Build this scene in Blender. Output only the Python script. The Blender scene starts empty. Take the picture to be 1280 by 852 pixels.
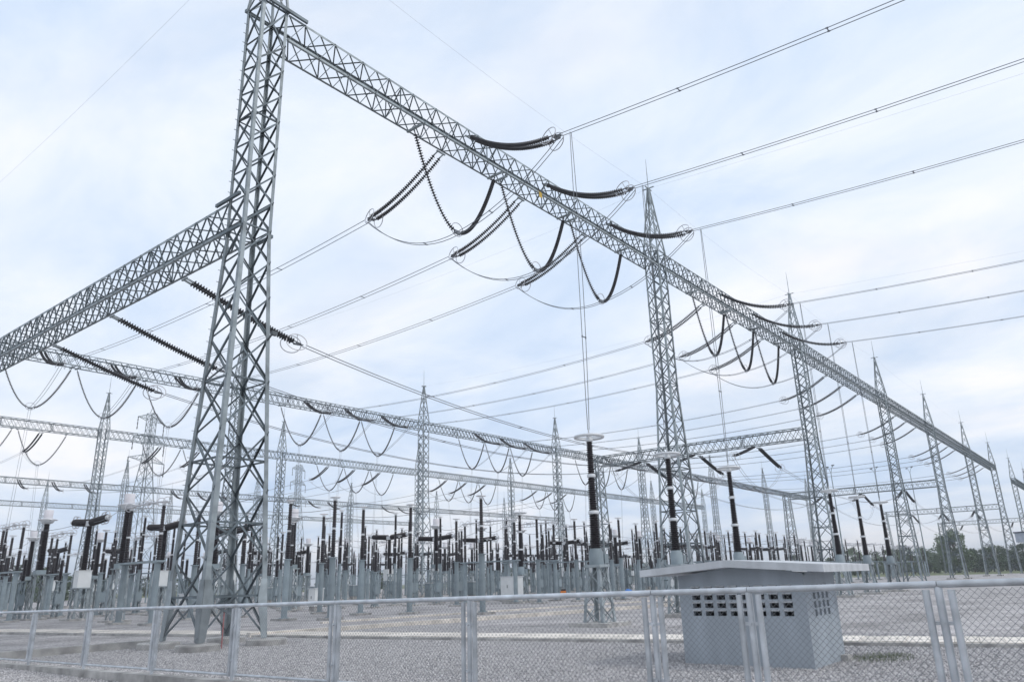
import bpy, math, random
from mathutils import Vector, Matrix
random.seed(7)
S = bpy.context.scene
COL = S.collection
R = math.radians

# ------------------------------------------------------------------ camera
# world: X runs along the main gantry (right and away), Y left and away, metres
YAW, PITCH, ROLL, EYE = 0.6751, 0.3101, -0.0296, 1.7
fw = Vector((math.cos(YAW)*math.cos(PITCH), math.sin(YAW)*math.cos(PITCH), math.sin(PITCH)))
r0 = Vector((math.sin(YAW), -math.cos(YAW), 0)); u0 = r0.cross(fw)
rr = math.cos(ROLL)*r0 + math.sin(ROLL)*u0
uu = -math.sin(ROLL)*r0 + math.cos(ROLL)*u0
cd = bpy.data.cameras.new('camera'); cam = bpy.data.objects.new('camera', cd); COL.objects.link(cam)
m = Matrix((rr, uu, -fw)).transposed().to_4x4(); m.translation = (0, 0, EYE)
cam.matrix_world = m
cd.sensor_fit = 'HORIZONTAL'; cd.sensor_width = 36; cd.lens = 934.24/1280*36
cd.clip_start = 0.05; cd.clip_end = 12000
S.camera = cam

# ------------------------------------------------------------------ sky, sun, exposure
SUN_EL, SUN_AZ = R(52), math.atan2(-0.85, 0.35)      # direction to the sun, angle from +X
W = bpy.data.worlds.new('World'); S.world = W; W.use_nodes = True
nt = W.node_tree; nt.nodes.clear(); N = nt.nodes.new; LK = nt.links.new
out = N('ShaderNodeOutputWorld'); bg = N('ShaderNodeBackground'); bg.inputs[1].default_value = 0.1
sky = N('ShaderNodeTexSky'); sky.sky_type = 'NISHITA'; sky.sun_disc = False
sky.sun_elevation = SUN_EL; sky.sun_rotation = math.pi/2 - SUN_AZ
sky.air_density = 1.0; sky.dust_density = 1.5
tc = N('ShaderNodeTexCoord'); sep = N('ShaderNodeSeparateXYZ'); LK(tc.outputs['Generated'], sep.inputs[0])
zc = N('ShaderNodeMath'); zc.operation = 'MAXIMUM'; zc.inputs[1].default_value = 0.0; LK(sep.outputs[2], zc.inputs[0])
za = N('ShaderNodeMath'); za.operation = 'ADD'; za.inputs[1].default_value = 0.22; LK(zc.outputs[0], za.inputs[0])
dv = []
for k in (0, 1):
    d = N('ShaderNodeMath'); d.operation = 'DIVIDE'; LK(sep.outputs[k], d.inputs[0]); LK(za.outputs[0], d.inputs[1]); dv.append(d)
cmb = N('ShaderNodeCombineXYZ'); LK(dv[0].outputs[0], cmb.inputs[0]); LK(dv[1].outputs[0], cmb.inputs[1])
def wnoise(scale, det, rough, off, dist=0.0):
    n = N('ShaderNodeTexNoise'); n.inputs['Scale'].default_value = scale; n.inputs['Detail'].default_value = det
    n.inputs['Roughness'].default_value = rough; n.inputs['Distortion'].default_value = dist
    mp = N('ShaderNodeMapping'); mp.inputs['Location'].default_value = off; mp.inputs['Rotation'].default_value = (0, 0, 0.5)
    mp.inputs['Scale'].default_value = (1.0, 0.62, 1.0)
    LK(cmb.outputs[0], mp.inputs[0]); LK(mp.outputs[0], n.inputs['Vector']); return n
def wramp(src, stops):
    r = N('ShaderNodeValToRGB'); LK(src, r.inputs[0]); e = r.color_ramp.elements
    while len(e) < len(stops): e.new(0.5)
    for x, (p, c) in zip(e, stops): x.position = p; x.color = (*c, 1)
    return r
n1 = wnoise(1.15, 7, 0.52, (3.1, 1.7, 0), 0.25)
n2 = wnoise(0.75, 6, 0.55, (9.4, 4.2, 0), 0.35)
cover = wramp(n1.outputs[0], [(0.30, (0.80,)*3), (0.48, (0.96,)*3), (1.0, (1,)*3)])
n3 = wnoise(2.6, 9, 0.58, (1.3, 7.7, 0), 0.5)
nm_ = N('ShaderNodeMix'); nm_.data_type = 'FLOAT'; nm_.inputs['Factor'].default_value = 0.38
LK(n2.outputs[0], nm_.inputs['A']); LK(n3.outputs[0], nm_.inputs['B'])
cloud = wramp(nm_.outputs['Result'], [(0.37, (0.51, 0.645, 0.855)), (0.45, (0.645, 0.752, 0.915)), (0.53, (0.80, 0.862, 0.962)), (0.60, (0.945, 0.945, 0.985))])
csc = N('ShaderNodeVectorMath'); csc.operation = 'SCALE'; csc.inputs['Scale'].default_value = 10.0
LK(cloud.outputs[0], csc.inputs[0])
mix = N('ShaderNodeMix'); mix.data_type = 'RGBA'
LK(cover.outputs[0], mix.inputs['Factor']); LK(sky.outputs[0], mix.inputs['A']); LK(csc.outputs[0], mix.inputs['B'])
LK(mix.outputs['Result'], bg.inputs[0]); LK(bg.outputs[0], out.inputs[0])

sl = bpy.data.lights.new('sun', 'SUN'); sl.energy = 1.1; sl.angle = R(14); sl.color = (1.0, 0.96, 0.9)
so = bpy.data.objects.new('sun', sl); COL.objects.link(so)
sd = Vector((math.cos(SUN_EL)*math.cos(SUN_AZ), math.cos(SUN_EL)*math.sin(SUN_AZ), math.sin(SUN_EL)))
so.rotation_euler = (-sd).to_track_quat('-Z', 'Y').to_euler(); so.location = (0, 0, 80)
S.view_settings.view_transform = 'Standard'; S.view_settings.look = 'None'
S.view_settings.exposure = 0.2; S.view_settings.gamma = 1.0; S.view_settings.use_curve_mapping = False
S.render.engine = 'CYCLES'
HAZE = 0.00045      # density of the air, per metre

# ------------------------------------------------------------------ materials
MATS = {}
def mat(name, col, rough=0.6, metal=0.0, var=0.12, scale=4.0, bump=0.0, col2=None, spec=0.5, piece=0.0, streak=None):
    M = bpy.data.materials.new(name); M.use_nodes = True; t = M.node_tree
    b = t.nodes['Principled BSDF']; b.inputs['Roughness'].default_value = rough; b.inputs['Metallic'].default_value = metal
    b.inputs['Specular IOR Level'].default_value = spec
    tcn = t.nodes.new('ShaderNodeTexCoord'); n = t.nodes.new('ShaderNodeTexNoise')
    n.inputs['Scale'].default_value = scale; n.inputs['Detail'].default_value = 6
    if streak:
        mp = t.nodes.new('ShaderNodeMapping'); mp.inputs['Scale'].default_value = streak
        t.links.new(tcn.outputs['Object'], mp.inputs[0]); t.links.new(mp.outputs[0], n.inputs['Vector'])
    else: t.links.new(tcn.outputs['Object'], n.inputs['Vector'])
    rp = t.nodes.new('ShaderNodeValToRGB'); e = rp.color_ramp.elements
    c2 = col2 or tuple(min(1, c*(1+var)) for c in col)
    e[0].position = 0.3; e[0].color = (*[c*(1-var) for c in col], 1); e[1].position = 0.7; e[1].color = (*c2, 1)
    t.links.new(n.outputs[0], rp.inputs[0])
    if piece:
        oi_ = t.nodes.new('ShaderNodeObjectInfo'); mr = t.nodes.new('ShaderNodeMapRange')
        mr.inputs['To Min'].default_value = 1-piece; mr.inputs['To Max'].default_value = 1+piece
        vm = t.nodes.new('ShaderNodeVectorMath'); vm.operation = 'SCALE'
        t.links.new(oi_.outputs['Random'], mr.inputs['Value']); t.links.new(rp.outputs[0], vm.inputs[0]); t.links.new(mr.outputs[0], vm.inputs['Scale'])
        t.links.new(vm.outputs[0], b.inputs['Base Color'])
    else: t.links.new(rp.outputs[0], b.inputs['Base Color'])
    if bump:
        bn = t.nodes.new('ShaderNodeBump'); bn.inputs['Strength'].default_value = bump; bn.inputs['Distance'].default_value = 0.02
        n2_ = t.nodes.new('ShaderNodeTexNoise'); n2_.inputs['Scale'].default_value = scale*9; n2_.inputs['Detail'].default_value = 5
        t.links.new(tcn.outputs['Object'], n2_.inputs['Vector'])
        t.links.new(n2_.outputs[0], bn.inputs['Height']); t.links.new(bn.outputs[0], b.inputs['Normal'])
    MATS[name] = M; return M
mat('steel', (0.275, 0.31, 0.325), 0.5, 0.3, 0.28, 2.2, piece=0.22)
mat('steel_brace', (0.115, 0.14, 0.155), 0.55, 0.3, 0.3, 2.0, piece=0.35)  # darker copy of the galvanised steel, backlit shade put into its colour
mat('pipe_paint', (0.25, 0.30, 0.325), 0.5, 0.15, 0.15, 1.5, piece=0.15)
mat('galv_rail', (0.53, 0.555, 0.58), 0.42, 0.45, 0.22, 5.0, piece=0.12)
mat('wire_mesh', (0.23, 0.24, 0.25), 0.5, 0.5, 0.1, 3.0)
mat('porcelain', (0.019, 0.0145, 0.018), 0.42, 0.0, 0.2, 3.0)
mat('disc', (0.045, 0.044, 0.050), 0.42, 0.0, 0.2, 3.0)
mat('flange', (0.62, 0.64, 0.66), 0.5, 0.1, 0.08, 3.0)
mat('ring', (0.58, 0.58, 0.60), 0.4, 0.5, 0.08, 3.0)
mat('white_box', (0.68, 0.70, 0.70), 0.45, 0.0, 0.07, 2.0)
mat('pale_cover', (0.72, 0.70, 0.73), 0.5, 0.0, 0.05, 2.0)
mat('alum', (0.20, 0.215, 0.235), 0.5, 0.45, 0.1, 1.0)
mat('concrete', (0.38, 0.37, 0.355), 0.85, 0.0, 0.4, 2.4, 0.5, piece=0.12)
mat('cover_slab', (0.62, 0.575, 0.52), 0.85, 0.0, 0.25, 2.0, 0.4, piece=0.16)
mat('hut_paint', (0.345, 0.385, 0.425), 0.65, 0.0, 0.13, 2.2, 0.3, streak=(1, 1, 0.25))
mat('hut_roof', (0.54, 0.56, 0.58), 0.65, 0.0, 0.16, 2.6, 0.25, streak=(1, 1, 0.3))
mat('inside_shade', (0.02, 0.022, 0.025), 0.9)
mat('foliage_a', (0.085, 0.13, 0.07), 0.65, 0, 0.4, 0.6, col2=(0.13, 0.19, 0.09))
mat('foliage_b', (0.07, 0.115, 0.07), 0.65, 0, 0.4, 0.6, col2=(0.11, 0.16, 0.085))
mat('weed', (0.10, 0.13, 0.06), 0.8, 0, 0.3, 3.0)
mat('bark', (0.11, 0.085, 0.065), 0.9, 0, 0.3, 6, 0.5)
mat('yellow', (0.62, 0.40, 0.05), 0.5)
mat('orange', (0.75, 0.22, 0.03), 0.5)
mat('blue', (0.03, 0.16, 0.5), 0.5)
mat('dark_cloth', (0.04, 0.045, 0.06), 0.8)
mat('skin', (0.35, 0.2, 0.14), 0.6)
mat('red', (0.36, 0.13, 0.13), 0.55)
mat('roof_dark', (0.11, 0.12, 0.15), 0.7)
mat('house_wall', (0.42, 0.46, 0.52), 0.8)
mat('lamp', (0.10, 0.11, 0.12), 0.5)

def gravel_mat(name, scale):
    M = bpy.data.materials.new(name); M.use_nodes = True; t = M.node_tree; b = t.nodes['Principled BSDF']
    b.inputs['Roughness'].default_value = 0.9; b.inputs['Specular IOR Level'].default_value = 0.25
    tcn = t.nodes.new('ShaderNodeTexCoord')
    v = t.nodes.new('ShaderNodeTexVoronoi'); v.inputs['Scale'].default_value = scale
    t.links.new(tcn.outputs['Object'], v.inputs['Vector'])
    rp = t.nodes.new('ShaderNodeValToRGB'); e = rp.color_ramp.elements
    e[0].position = 0.0; e[0].color = (0.23, 0.228, 0.235, 1); e[1].position = 1.0; e[1].color = (0.60, 0.585, 0.58, 1)
    k = e.new(0.5); k.color = (0.40, 0.387, 0.382, 1)
    sp = t.nodes.new('ShaderNodeSeparateColor'); t.links.new(v.outputs['Color'], sp.inputs[0]); t.links.new(sp.outputs[0], rp.inputs[0])
    n = t.nodes.new('ShaderNodeTexNoise'); n.inputs['Scale'].default_value = 0.35; n.inputs['Detail'].default_value = 8; n.inputs['Roughness'].default_value = 0.65
    t.links.new(tcn.outputs['Object'], n.inputs['Vector'])
    r2 = t.nodes.new('ShaderNodeValToRGB'); q = r2.color_ramp.elements
    q[0].position = 0.34; q[0].color = (0.62, 0.61, 0.60, 1); q[1].position = 0.64; q[1].color = (1.2, 1.17, 1.17, 1)
    t.links.new(n.outputs[0], r2.inputs[0])
    mx = t.nodes.new('ShaderNodeMix'); mx.data_type = 'RGBA'; mx.blend_type = 'MULTIPLY'; mx.inputs['Factor'].default_value = 1
    t.links.new(rp.outputs[0], mx.inputs['A']); t.links.new(r2.outputs[0], mx.inputs['B'])
    t.links.new(mx.outputs['Result'], b.inputs['Base Color'])
    bn = t.nodes.new('ShaderNodeBump'); bn.inputs['Strength'].default_value = 0.8; bn.inputs['Distance'].default_value = 0.03; bn.invert = True
    t.links.new(v.outputs['Distance'], bn.inputs['Height']); t.links.new(bn.outputs[0], b.inputs['Normal'])
    MATS[name] = M
gravel_mat('gravel', 18.0)
M = mat('grass', (0.09, 0.13, 0.05), 0.9, 0, 0.35, 0.08, 0.3, col2=(0.17, 0.18, 0.08))
# one shade per stone
M = bpy.data.materials.new('stone'); M.use_nodes = True; t = M.node_tree; b = t.nodes['Principled BSDF']
b.inputs['Roughness'].default_value = 0.85; b.inputs['Specular IOR Level'].default_value = 0.3
oi = t.nodes.new('ShaderNodeObjectInfo'); rp = t.nodes.new('ShaderNodeValToRGB'); e = rp.color_ramp.elements
e[0].color = (0.26, 0.258, 0.265, 1); e[1].color = (0.60, 0.585, 0.585, 1); k = e.new(0.5); k.color = (0.415, 0.402, 0.403, 1)
t.links.new(oi.outputs['Random'], rp.inputs[0]); t.links.new(rp.outputs[0], b.inputs['Base Color']); MATS['stone'] = M

# ------------------------------------------------------------------ helpers
class MB:
    def __init__(s): s.v = []; s.f = []
    def add(s, vs, fs):
        o = len(s.v); s.v += [tuple(p) for p in vs]; s.f += [tuple(i+o for i in f) for f in fs]
    def box(s, x0, y0, z0, x1, y1, z1):
        s.add([(x0,y0,z0),(x1,y0,z0),(x1,y1,z0),(x0,y1,z0),(x0,y0,z1),(x1,y0,z1),(x1,y1,z1),(x0,y1,z1)],
              [(0,3,2,1),(4,5,6,7),(0,1,5,4),(1,2,6,5),(2,3,7,6),(3,0,4,7)])
    def prism(s, poly, a, b):
        """poly: list of offset Vectors; extruded from a to b"""
        n = len(poly); a = Vector(a); b = Vector(b)
        s.add([a+p for p in poly]+[b+p for p in poly],
              [(i,(i+1)%n,n+(i+1)%n,n+i) for i in range(n)]+[tuple(range(n-1,-1,-1)), tuple(range(n,2*n))])
    def frame(s, a, b, up=None):
        d = (Vector(b)-Vector(a)).normalized(); up = Vector(up) if up else Vector((0,0,1))
        if abs(d.dot(up)) > 0.97: up = Vector((1,0,0)) if abs(d.x) < 0.9 else Vector((0,1,0))
        x = d.cross(up).normalized(); y = x.cross(d).normalized(); return x, y
    def bar(s, a, b, w, h=None, up=None):
        h = h or w; x, y = s.frame(a, b, up)
        s.prism([x*w/2+y*h/2, -x*w/2+y*h/2, -x*w/2-y*h/2, x*w/2-y*h/2], a, b)
    def angle(s, a, b, u, v, w, t):
        """L section: corner at the line a-b, flanges along unit vectors u and v"""
        u = Vector(u); v = Vector(v)
        s.prism([Vector((0,0,0)), u*w, u*w+v*t, u*t+v*t, u*t+v*w, v*w], a, b)
    def tube(s, pts, r, n=6, caps=True):
        pts = [Vector(p) for p in pts]; o = len(s.v); fs = []
        px = None
        for i, p in enumerate(pts):
            d = (pts[min(i+1, len(pts)-1)]-pts[max(i-1, 0)]).normalized()
            if px is None: px, y = s.frame(Vector((0,0,0)), d)
            px = (px-d*px.dot(d)).normalized(); y = d.cross(px)
            rad = r[i] if isinstance(r, (list, tuple)) else r
            for k in range(n):
                a = 2*math.pi*k/n; s.v.append(tuple(p+px*math.cos(a)*rad+y*math.sin(a)*rad))
        for i in range(len(pts)-1):
            for k in range(n):
                fs.append((o+i*n+k, o+i*n+(k+1)%n, o+(i+1)*n+(k+1)%n, o+(i+1)*n+k))
        if caps:
            fs.append(tuple(o+k for k in range(n-1, -1, -1))); fs.append(tuple(o+(len(pts)-1)*n+k for k in range(n)))
        s.f += fs
    def lathe(s, prof, n=12, c=(0,0,0), ax=None, caps=True):
        """prof: (radius, height) along axis ax (default z) from point c"""
        c = Vector(c); ax = Vector(ax or (0,0,1)).normalized(); x, y = s.frame((0,0,0), ax); o = len(s.v)
        for r_, h in prof:
            for k in range(n):
                a = 2*math.pi*k/n; s.v.append(tuple(c+ax*h+x*(math.cos(a)*r_)+y*(math.sin(a)*r_)))
        for i in range(len(prof)-1):
            for k in range(n):
                s.f.append((o+i*n+k, o+i*n+(k+1)%n, o+(i+1)*n+(k+1)%n, o+(i+1)*n+k))
        if caps:
            s.f.append(tuple(o+k for k in range(n-1,-1,-1))); s.f.append(tuple(o+(len(prof)-1)*n+k for k in range(n)))
    def torus(s, c, ax, R_, r_, n=24, m_=6, sx=1.0):
        c = Vector(c); ax = Vector(ax).normalized(); x, y = s.frame((0,0,0), ax); o = len(s.v)
        for i in range(n):
            a = 2*math.pi*i/n; d = x*math.cos(a)*sx+y*math.sin(a); p = c+d*R_
            dn = d.normalized()
            for k in range(m_):
                q = 2*math.pi*k/m_; s.v.append(tuple(p+dn*math.cos(q)*r_+ax*math.sin(q)*r_))
        for i in range(n):
            for k in range(m_):
                s.f.append((o+i*m_+k, o+((i+1)%n)*m_+k, o+((i+1)%n)*m_+(k+1)%m_, o+i*m_+(k+1)%m_))
    def mesh(s, name, smooth=False):
        me = bpy.data.meshes.new(name); me.from_pydata(s.v, [], s.f); me.update()
        if smooth:
            me.polygons.foreach_set('use_smooth', [True]*len(me.polygons))
            try: me.set_sharp_from_angle(angle=R(40))
            except Exception: pass
        return me
    def build(s, name, mt, parent=None, smooth=False, kind=None, label=None):
        return ob(name, s.mesh(name, smooth), mt, parent, kind, label)
def ob(name, me, mt, parent=None, kind=None, label=None):
    if mt and not me.materials: me.materials.append(MATS[mt])
    o = bpy.data.objects.new(name, me); COL.objects.link(o)
    if parent: o.parent = parent
    if kind: o['kind'] = kind
    if label: o['label'] = label
    return o
def tag(o, label, cat, group=None):
    o['label'] = label; o['category'] = cat; o['kind'] = 'thing'
    if group: o['group'] = group
    return o
def thing(name, label, cat, loc=(0,0,0), rz=0.0, group=None):
    o = bpy.data.objects.new(name, None); COL.objects.link(o); o.location = loc; o.rotation_euler = (0,0,rz)
    o.empty_display_size = 0.3
    return tag(o, label, cat, group)
def copy_tree(o, loc=None, rz=None, label=None, group=None, parent=None):
    c = o.copy(); COL.objects.link(c); c.parent = parent
    if loc is not None: c.location = loc
    if rz is not None: c.rotation_euler = (0,0,rz)
    if label: c['label'] = label
    if group: c['group'] = group
    for ch in list(o.children): copy_tree(ch, parent=c)
    return c

# ------------------------------------------------------------------ ground
def sheet(name, x0, y0, x1, y1, z, mt):
    b_ = MB(); b_.add([(x0,y0,z),(x1,y0,z),(x1,y1,z),(x0,y1,z)], [(0,1,2,3)])
    return b_.build(name, mt, kind='structure')
sheet('ground', -2500, -2500, 3500, 3500, -0.02, 'grass')
sheet('gravel_yard', -40, -90, 222, 235, 0.0, 'gravel')

# loose stones lying on the near part of the yard
gm = MB(); gm.add([(5,-3,0.004),(24,-3,0.004),(24,27,0.004),(5,27,0.004)], [(0,1,2,3)])
stones = gm.build('gravel_stones', 'stone', kind='stuff')
ng = bpy.data.node_groups.new('stones', 'GeometryNodeTree')
ng.interface.new_socket('Geometry', in_out='INPUT', socket_type='NodeSocketGeometry')
ng.interface.new_socket('Geometry', in_out='OUTPUT', socket_type='NodeSocketGeometry')
gi = ng.nodes.new('NodeGroupInput'); go = ng.nodes.new('NodeGroupOutput')
dp = ng.nodes.new('GeometryNodeDistributePointsOnFaces'); dp.inputs['Density'].default_value = 420
ic = ng.nodes.new('GeometryNodeMeshIcoSphere'); ic.inputs['Radius'].default_value = 0.024; ic.inputs['Subdivisions'].default_value = 1
sm = ng.nodes.new('GeometryNodeSetMaterial'); sm.inputs['Material'].default_value = MATS['stone']
io = ng.nodes.new('GeometryNodeInstanceOnPoints')
rv = ng.nodes.new('FunctionNodeRandomValue'); rv.data_type = 'FLOAT_VECTOR'; rv.inputs[0].default_value = (0,0,0); rv.inputs[1].default_value = (6.28,6.28,6.28)
rs = ng.nodes.new('FunctionNodeRandomValue'); rs.data_type = 'FLOAT_VECTOR'; rs.inputs[0].default_value = (0.5,0.5,0.4); rs.inputs[1].default_value = (1.5,1.3,0.9); rs.inputs['Seed'].default_value = 3
ng.links.new(gi.outputs[0], dp.inputs['Mesh']); ng.links.new(dp.outputs['Points'], io.inputs['Points'])
ng.links.new(ic.outputs['Mesh'], sm.inputs['Geometry']); ng.links.new(sm.outputs[0], io.inputs['Instance'])
ng.links.new(rv.outputs[0], io.inputs['Rotation']); ng.links.new(rs.outputs[0], io.inputs['Scale'])
ng.links.new(io.outputs[0], go.inputs[0])
md = stones.modifiers.new('stones', 'NODES'); md.node_group = ng

# cable trench with separate concrete cover slabs, and kerbs
def trench_slabs(name, p0, p1, width, step, z, label_):
    p0 = Vector(p0); p1 = Vector(p1); d = p1-p0; L = d.length; d.normalize(); nrm = Vector((-d.y, d.x))
    root = thing(name, label_, 'trench', (p0.x, p0.y, 0), math.atan2(d.y, d.x))
    me = MB(); me.box(0.006, -width/2, 0.0, step-0.006, width/2, z); me = me.mesh('cover_slab')
    n = int(L/step)
    for i in range(n):
        o = ob('cover_slab', me, 'cover_slab', root); o.location = (i*step, 0, random.uniform(-0.008, 0.004))
    k_ = MB(); k_.box(0, -width/2-0.14, 0, L, -width/2-0.005, z-0.02); k_.build('trench_wall', 'concrete', root)
    k_ = MB(); k_.box(0, width/2+0.005, 0, L, width/2+0.14, z-0.02); k_.build('trench_wall', 'concrete', root)
trench_slabs('cable_trench', (22.6, -5.0), (14.2, 46.0), 1.7, 0.5, 0.11, 'long cable trench with pale concrete cover slabs crossing the gravel behind the hut')
def kerb(name, p0, p1, w, h, label_, mt='concrete', cat='kerb'):
    p0 = Vector(p0); p1 = Vector(p1); d = p1-p0
    b_ = MB(); b_.box(0, -w/2, -0.05, d.length, w/2, h); o = b_.build(name, mt)
    o.location = (p0.x, p0.y, 0); o.rotation_euler = (0,0,math.atan2(d.y, d.x)); return tag(o, label_, cat)
kerb('trench_wall', (3.0, 25.0), (12.9, 25.5), 0.30, 0.22, 'low grey concrete trench edge running up to the big tower footing')
kerb('concrete_kerb', (16.5, 25.9), (45, 22.3), 0.30, 0.17, 'long white concrete kerb beyond the cable trench, leading off towards the second tower', 'cover_slab')
kerb('concrete_kerb', (24, 31.5), (60, 27.5), 0.25, 0.09, 'thin pale concrete kerb under the first row of pipe supports', 'cover_slab')
kerb('concrete_kerb', (27, 3.2), (27.6, -20), 0.16, 0.07, 'narrow dark concrete edging in the gravel behind the hut side', 'concrete')

# ------------------------------------------------------------------ lattice towers
TX = [13.5, 45.8, 75.6, 108.5, 138.5, 172.8, 206.5, 241.6, 273.8]
YA, YB, YC, YD, YE = 23.1, 77.5, 112.5, 171.0, 215.0
ZB0, ZB1 = 22.85, 24.1            # bottom and top of the high beams
ZL0, ZL1 = 14.2, 15.4             # the low cross beams
HW = 0.575
CS = [(-1,-1),(1,-1),(1,1),(-1,1)]
def tower_parts(root, ztop, apex, detailed, w0=1.15, zt=13.9):
    def hw(z): return w0+(HW-w0)*min(z/zt, 1.0)
    def cor(k, z): h = hw(z); return Vector((CS[k][0]*h, CS[k][1]*h, z))
    # legs
    legs = []
    for k in range(4):
        b_ = MB(); sx, sy = CS[k]
        seg = [(0.22, 5.0, 0.175), (5.0, zt, 0.15), (zt, ztop, 0.125)] if zt < ztop else [(0.22, 5.0, 0.20), (5.0, ztop, 0.17)]
        for a, c, w in seg:
            b_.angle(cor(k, a), cor(k, c), (-sx,0,0), (0,-sy,0), w, w*0.13)
        legs.append(b_.build('leg', 'steel', root))
        f = MB(); p = cor(k, 0)
        if detailed: f.lathe([(0.62,-0.05),(0.62,0.17),(0.58,0.20)], 20, (p.x, p.y, 0))
        else: f.box(p.x-0.42, p.y-0.42, -0.05, p.x+0.42, p.y+0.42, 0.2)
        f.build('footing', 'concrete', root)
    # panel levels
    lv = [0.3]
    while lv[-1] < ztop-0.6:
        z = lv[-1]; lv.append(min(z+max(1.0, 1.02*2*hw(z)), ztop))
    if ztop-lv[-1] > 0.02: lv[-1] = ztop
    segs = []
    for i in range(len(lv)-1):
        a, c = lv[i], lv[i+1]
        for k in range(4):
            j = (k+1) % 4; nrm = Vector((CS[k][0]+CS[j][0], CS[k][1]+CS[j][1], 0)).normalized()
            ins = -nrm*0.012
            segs.append((cor(k,a)+ins, cor(j,c)+ins, nrm)); segs.append((cor(j,a)-nrm*0.05, cor(k,c)-nrm*0.05, nrm))
            if i < 3:
                m_ = (a+c)/2
                segs.append((cor(k,m_)-nrm*0.03, cor(j,m_)-nrm*0.03, nrm))
                if i < 2 and detailed:
                    mid = (cor(k,a)+cor(j,a))/2
                    q = (a*3+c)/4
                    segs.append((cor(k,m_)-nrm*0.07, (cor(k,q)*0.5+cor(j,q)*0.5)-nrm*0.07, nrm))
            elif i % 4 == 3:
                segs.append((cor(k,c)-nrm*0.03, cor(j,c)-nrm*0.03, nrm))
    jb = MB()
    for a, c, nrm in segs:
        d = (c-a).normalized(); side = nrm.cross(d).normalized()
        if detailed:
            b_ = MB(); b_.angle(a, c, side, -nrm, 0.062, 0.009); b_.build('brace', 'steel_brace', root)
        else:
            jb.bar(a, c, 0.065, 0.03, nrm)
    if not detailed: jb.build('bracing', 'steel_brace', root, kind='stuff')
    # gusset plates at the foot of each leg
    for k in range(4):
        sx, sy = CS[k]
        if not detailed: break
        for ax in (0, 1):
            b_ = MB(); p0 = cor(k, 0.24); p1 = cor(k, 1.3); p2 = cor(k, 2.0)
            u = Vector((-sx,0,0)) if ax == 0 else Vector((0,-sy,0)); nn = Vector((0,-sy,0)) if ax == 0 else Vector((-sx,0,0))
            o_ = -nn*0.016
            pts = [p0+o_, p0+u*0.2+o_, p1+u*0.33+o_, p1+u*0.33+Vector((0,0,0.2))+o_, p2+u*0.2+o_, p2+o_]
            n_ = len(pts); b_.add(pts+[q+nn*0.012 for q in pts], [tuple(range(n_)), tuple(range(2*n_-1,n_-1,-1))]+[(i,n_+i,n_+(i+1)%n_,(i+1)%n_) for i in range(n_)])
            b_.build('gusset_plate', 'steel', legs[k])
    if detailed:
        b_ = MB()
        for z in [5+0.45*i for i in range(42)]:
            h = hw(z); b_.bar((-h-0.005, h-0.05, z), (-h-0.11, h-0.05, z), 0.018)
        b_.build('step_bolts', 'steel', legs[3], kind='stuff')
    if apex:
        b_ = MB(); top = Vector((0,0,apex))
        for k in range(4):
            a = cor(k, ztop); c = top+Vector((CS[k][0]*0.05, CS[k][1]*0.05, 0)); b_.bar(a, c, 0.085)
            n2_ = 4
            for i in range(n2_):
                j = (k+1) % 4; f0, f1 = i/n2_*0.92, (i+1)/n2_*0.92
                a2 = cor(j, ztop); c2 = top+Vector((CS[j][0]*0.05, CS[j][1]*0.05, 0))
                b_.bar(a.lerp(c, f0), a2.lerp(c2, f1), 0.045); b_.bar(a2.lerp(c2, f0), a.lerp(c, f1), 0.045)
        b_.bar((-0.45,0,apex), (0.45,0,apex), 0.07); b_.bar((0,-0.45,apex+0.002), (0,0.45,apex+0.002), 0.07)
        b_.build('peak_frame', 'steel', root)
        b_ = MB(); b_.tube([(0,0,apex),(0,0,apex+1.3),(0,0,apex+2.5)], [0.035,0.028,0.012], 6); b_.build('lightning_rod', 'steel', root)
def pos(b, k):
    return ['%s tower side of %s bay' % (ORD[b], ORD[b]), 'middle of %s bay' % ORD[b], '%s tower side of %s bay' % (ORD[b+1], ORD[b])][k]
ORD = ['first','second','third','fourth','fifth','sixth','seventh','eighth','ninth']
t1 = thing('lattice_tower', 'big near lattice tower carrying main beam and low cross beam, by the trench edge', 'tower', (TX[0], YA, 0))
tower_parts(t1, ZB1, 29.5, True)
b_ = MB()       # beam seats: heavy channels where the beams meet the big tower
for yy in (-HW-0.09, HW+0.09):
    b_.box(-0.62, yy-0.05, ZB1+0.02, 1.45, yy+0.05, ZB1+0.16)
for xx in (-HW-0.09, HW+0.09):
    b_.box(xx-0.05, -0.30, ZL1+0.02, xx+0.05, 1.3, ZL1+0.14); b_.box(xx-0.04, -0.5, ZL0-0.14, xx+0.04, 0.8, ZL0-0.02)
b_.build('beam_seat', 'steel_brace', t1)
fl = MB(); fl.bar((HW*1.15, -HW*1.15, 10.0), (HW*1.15-0.1, -HW*1.15-0.5, 10.15), 0.05); fl.box(0.50,-1.25,10.08,0.70,-1.10,10.22); fl.build('floodlight', 'lamp', t1)

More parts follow.
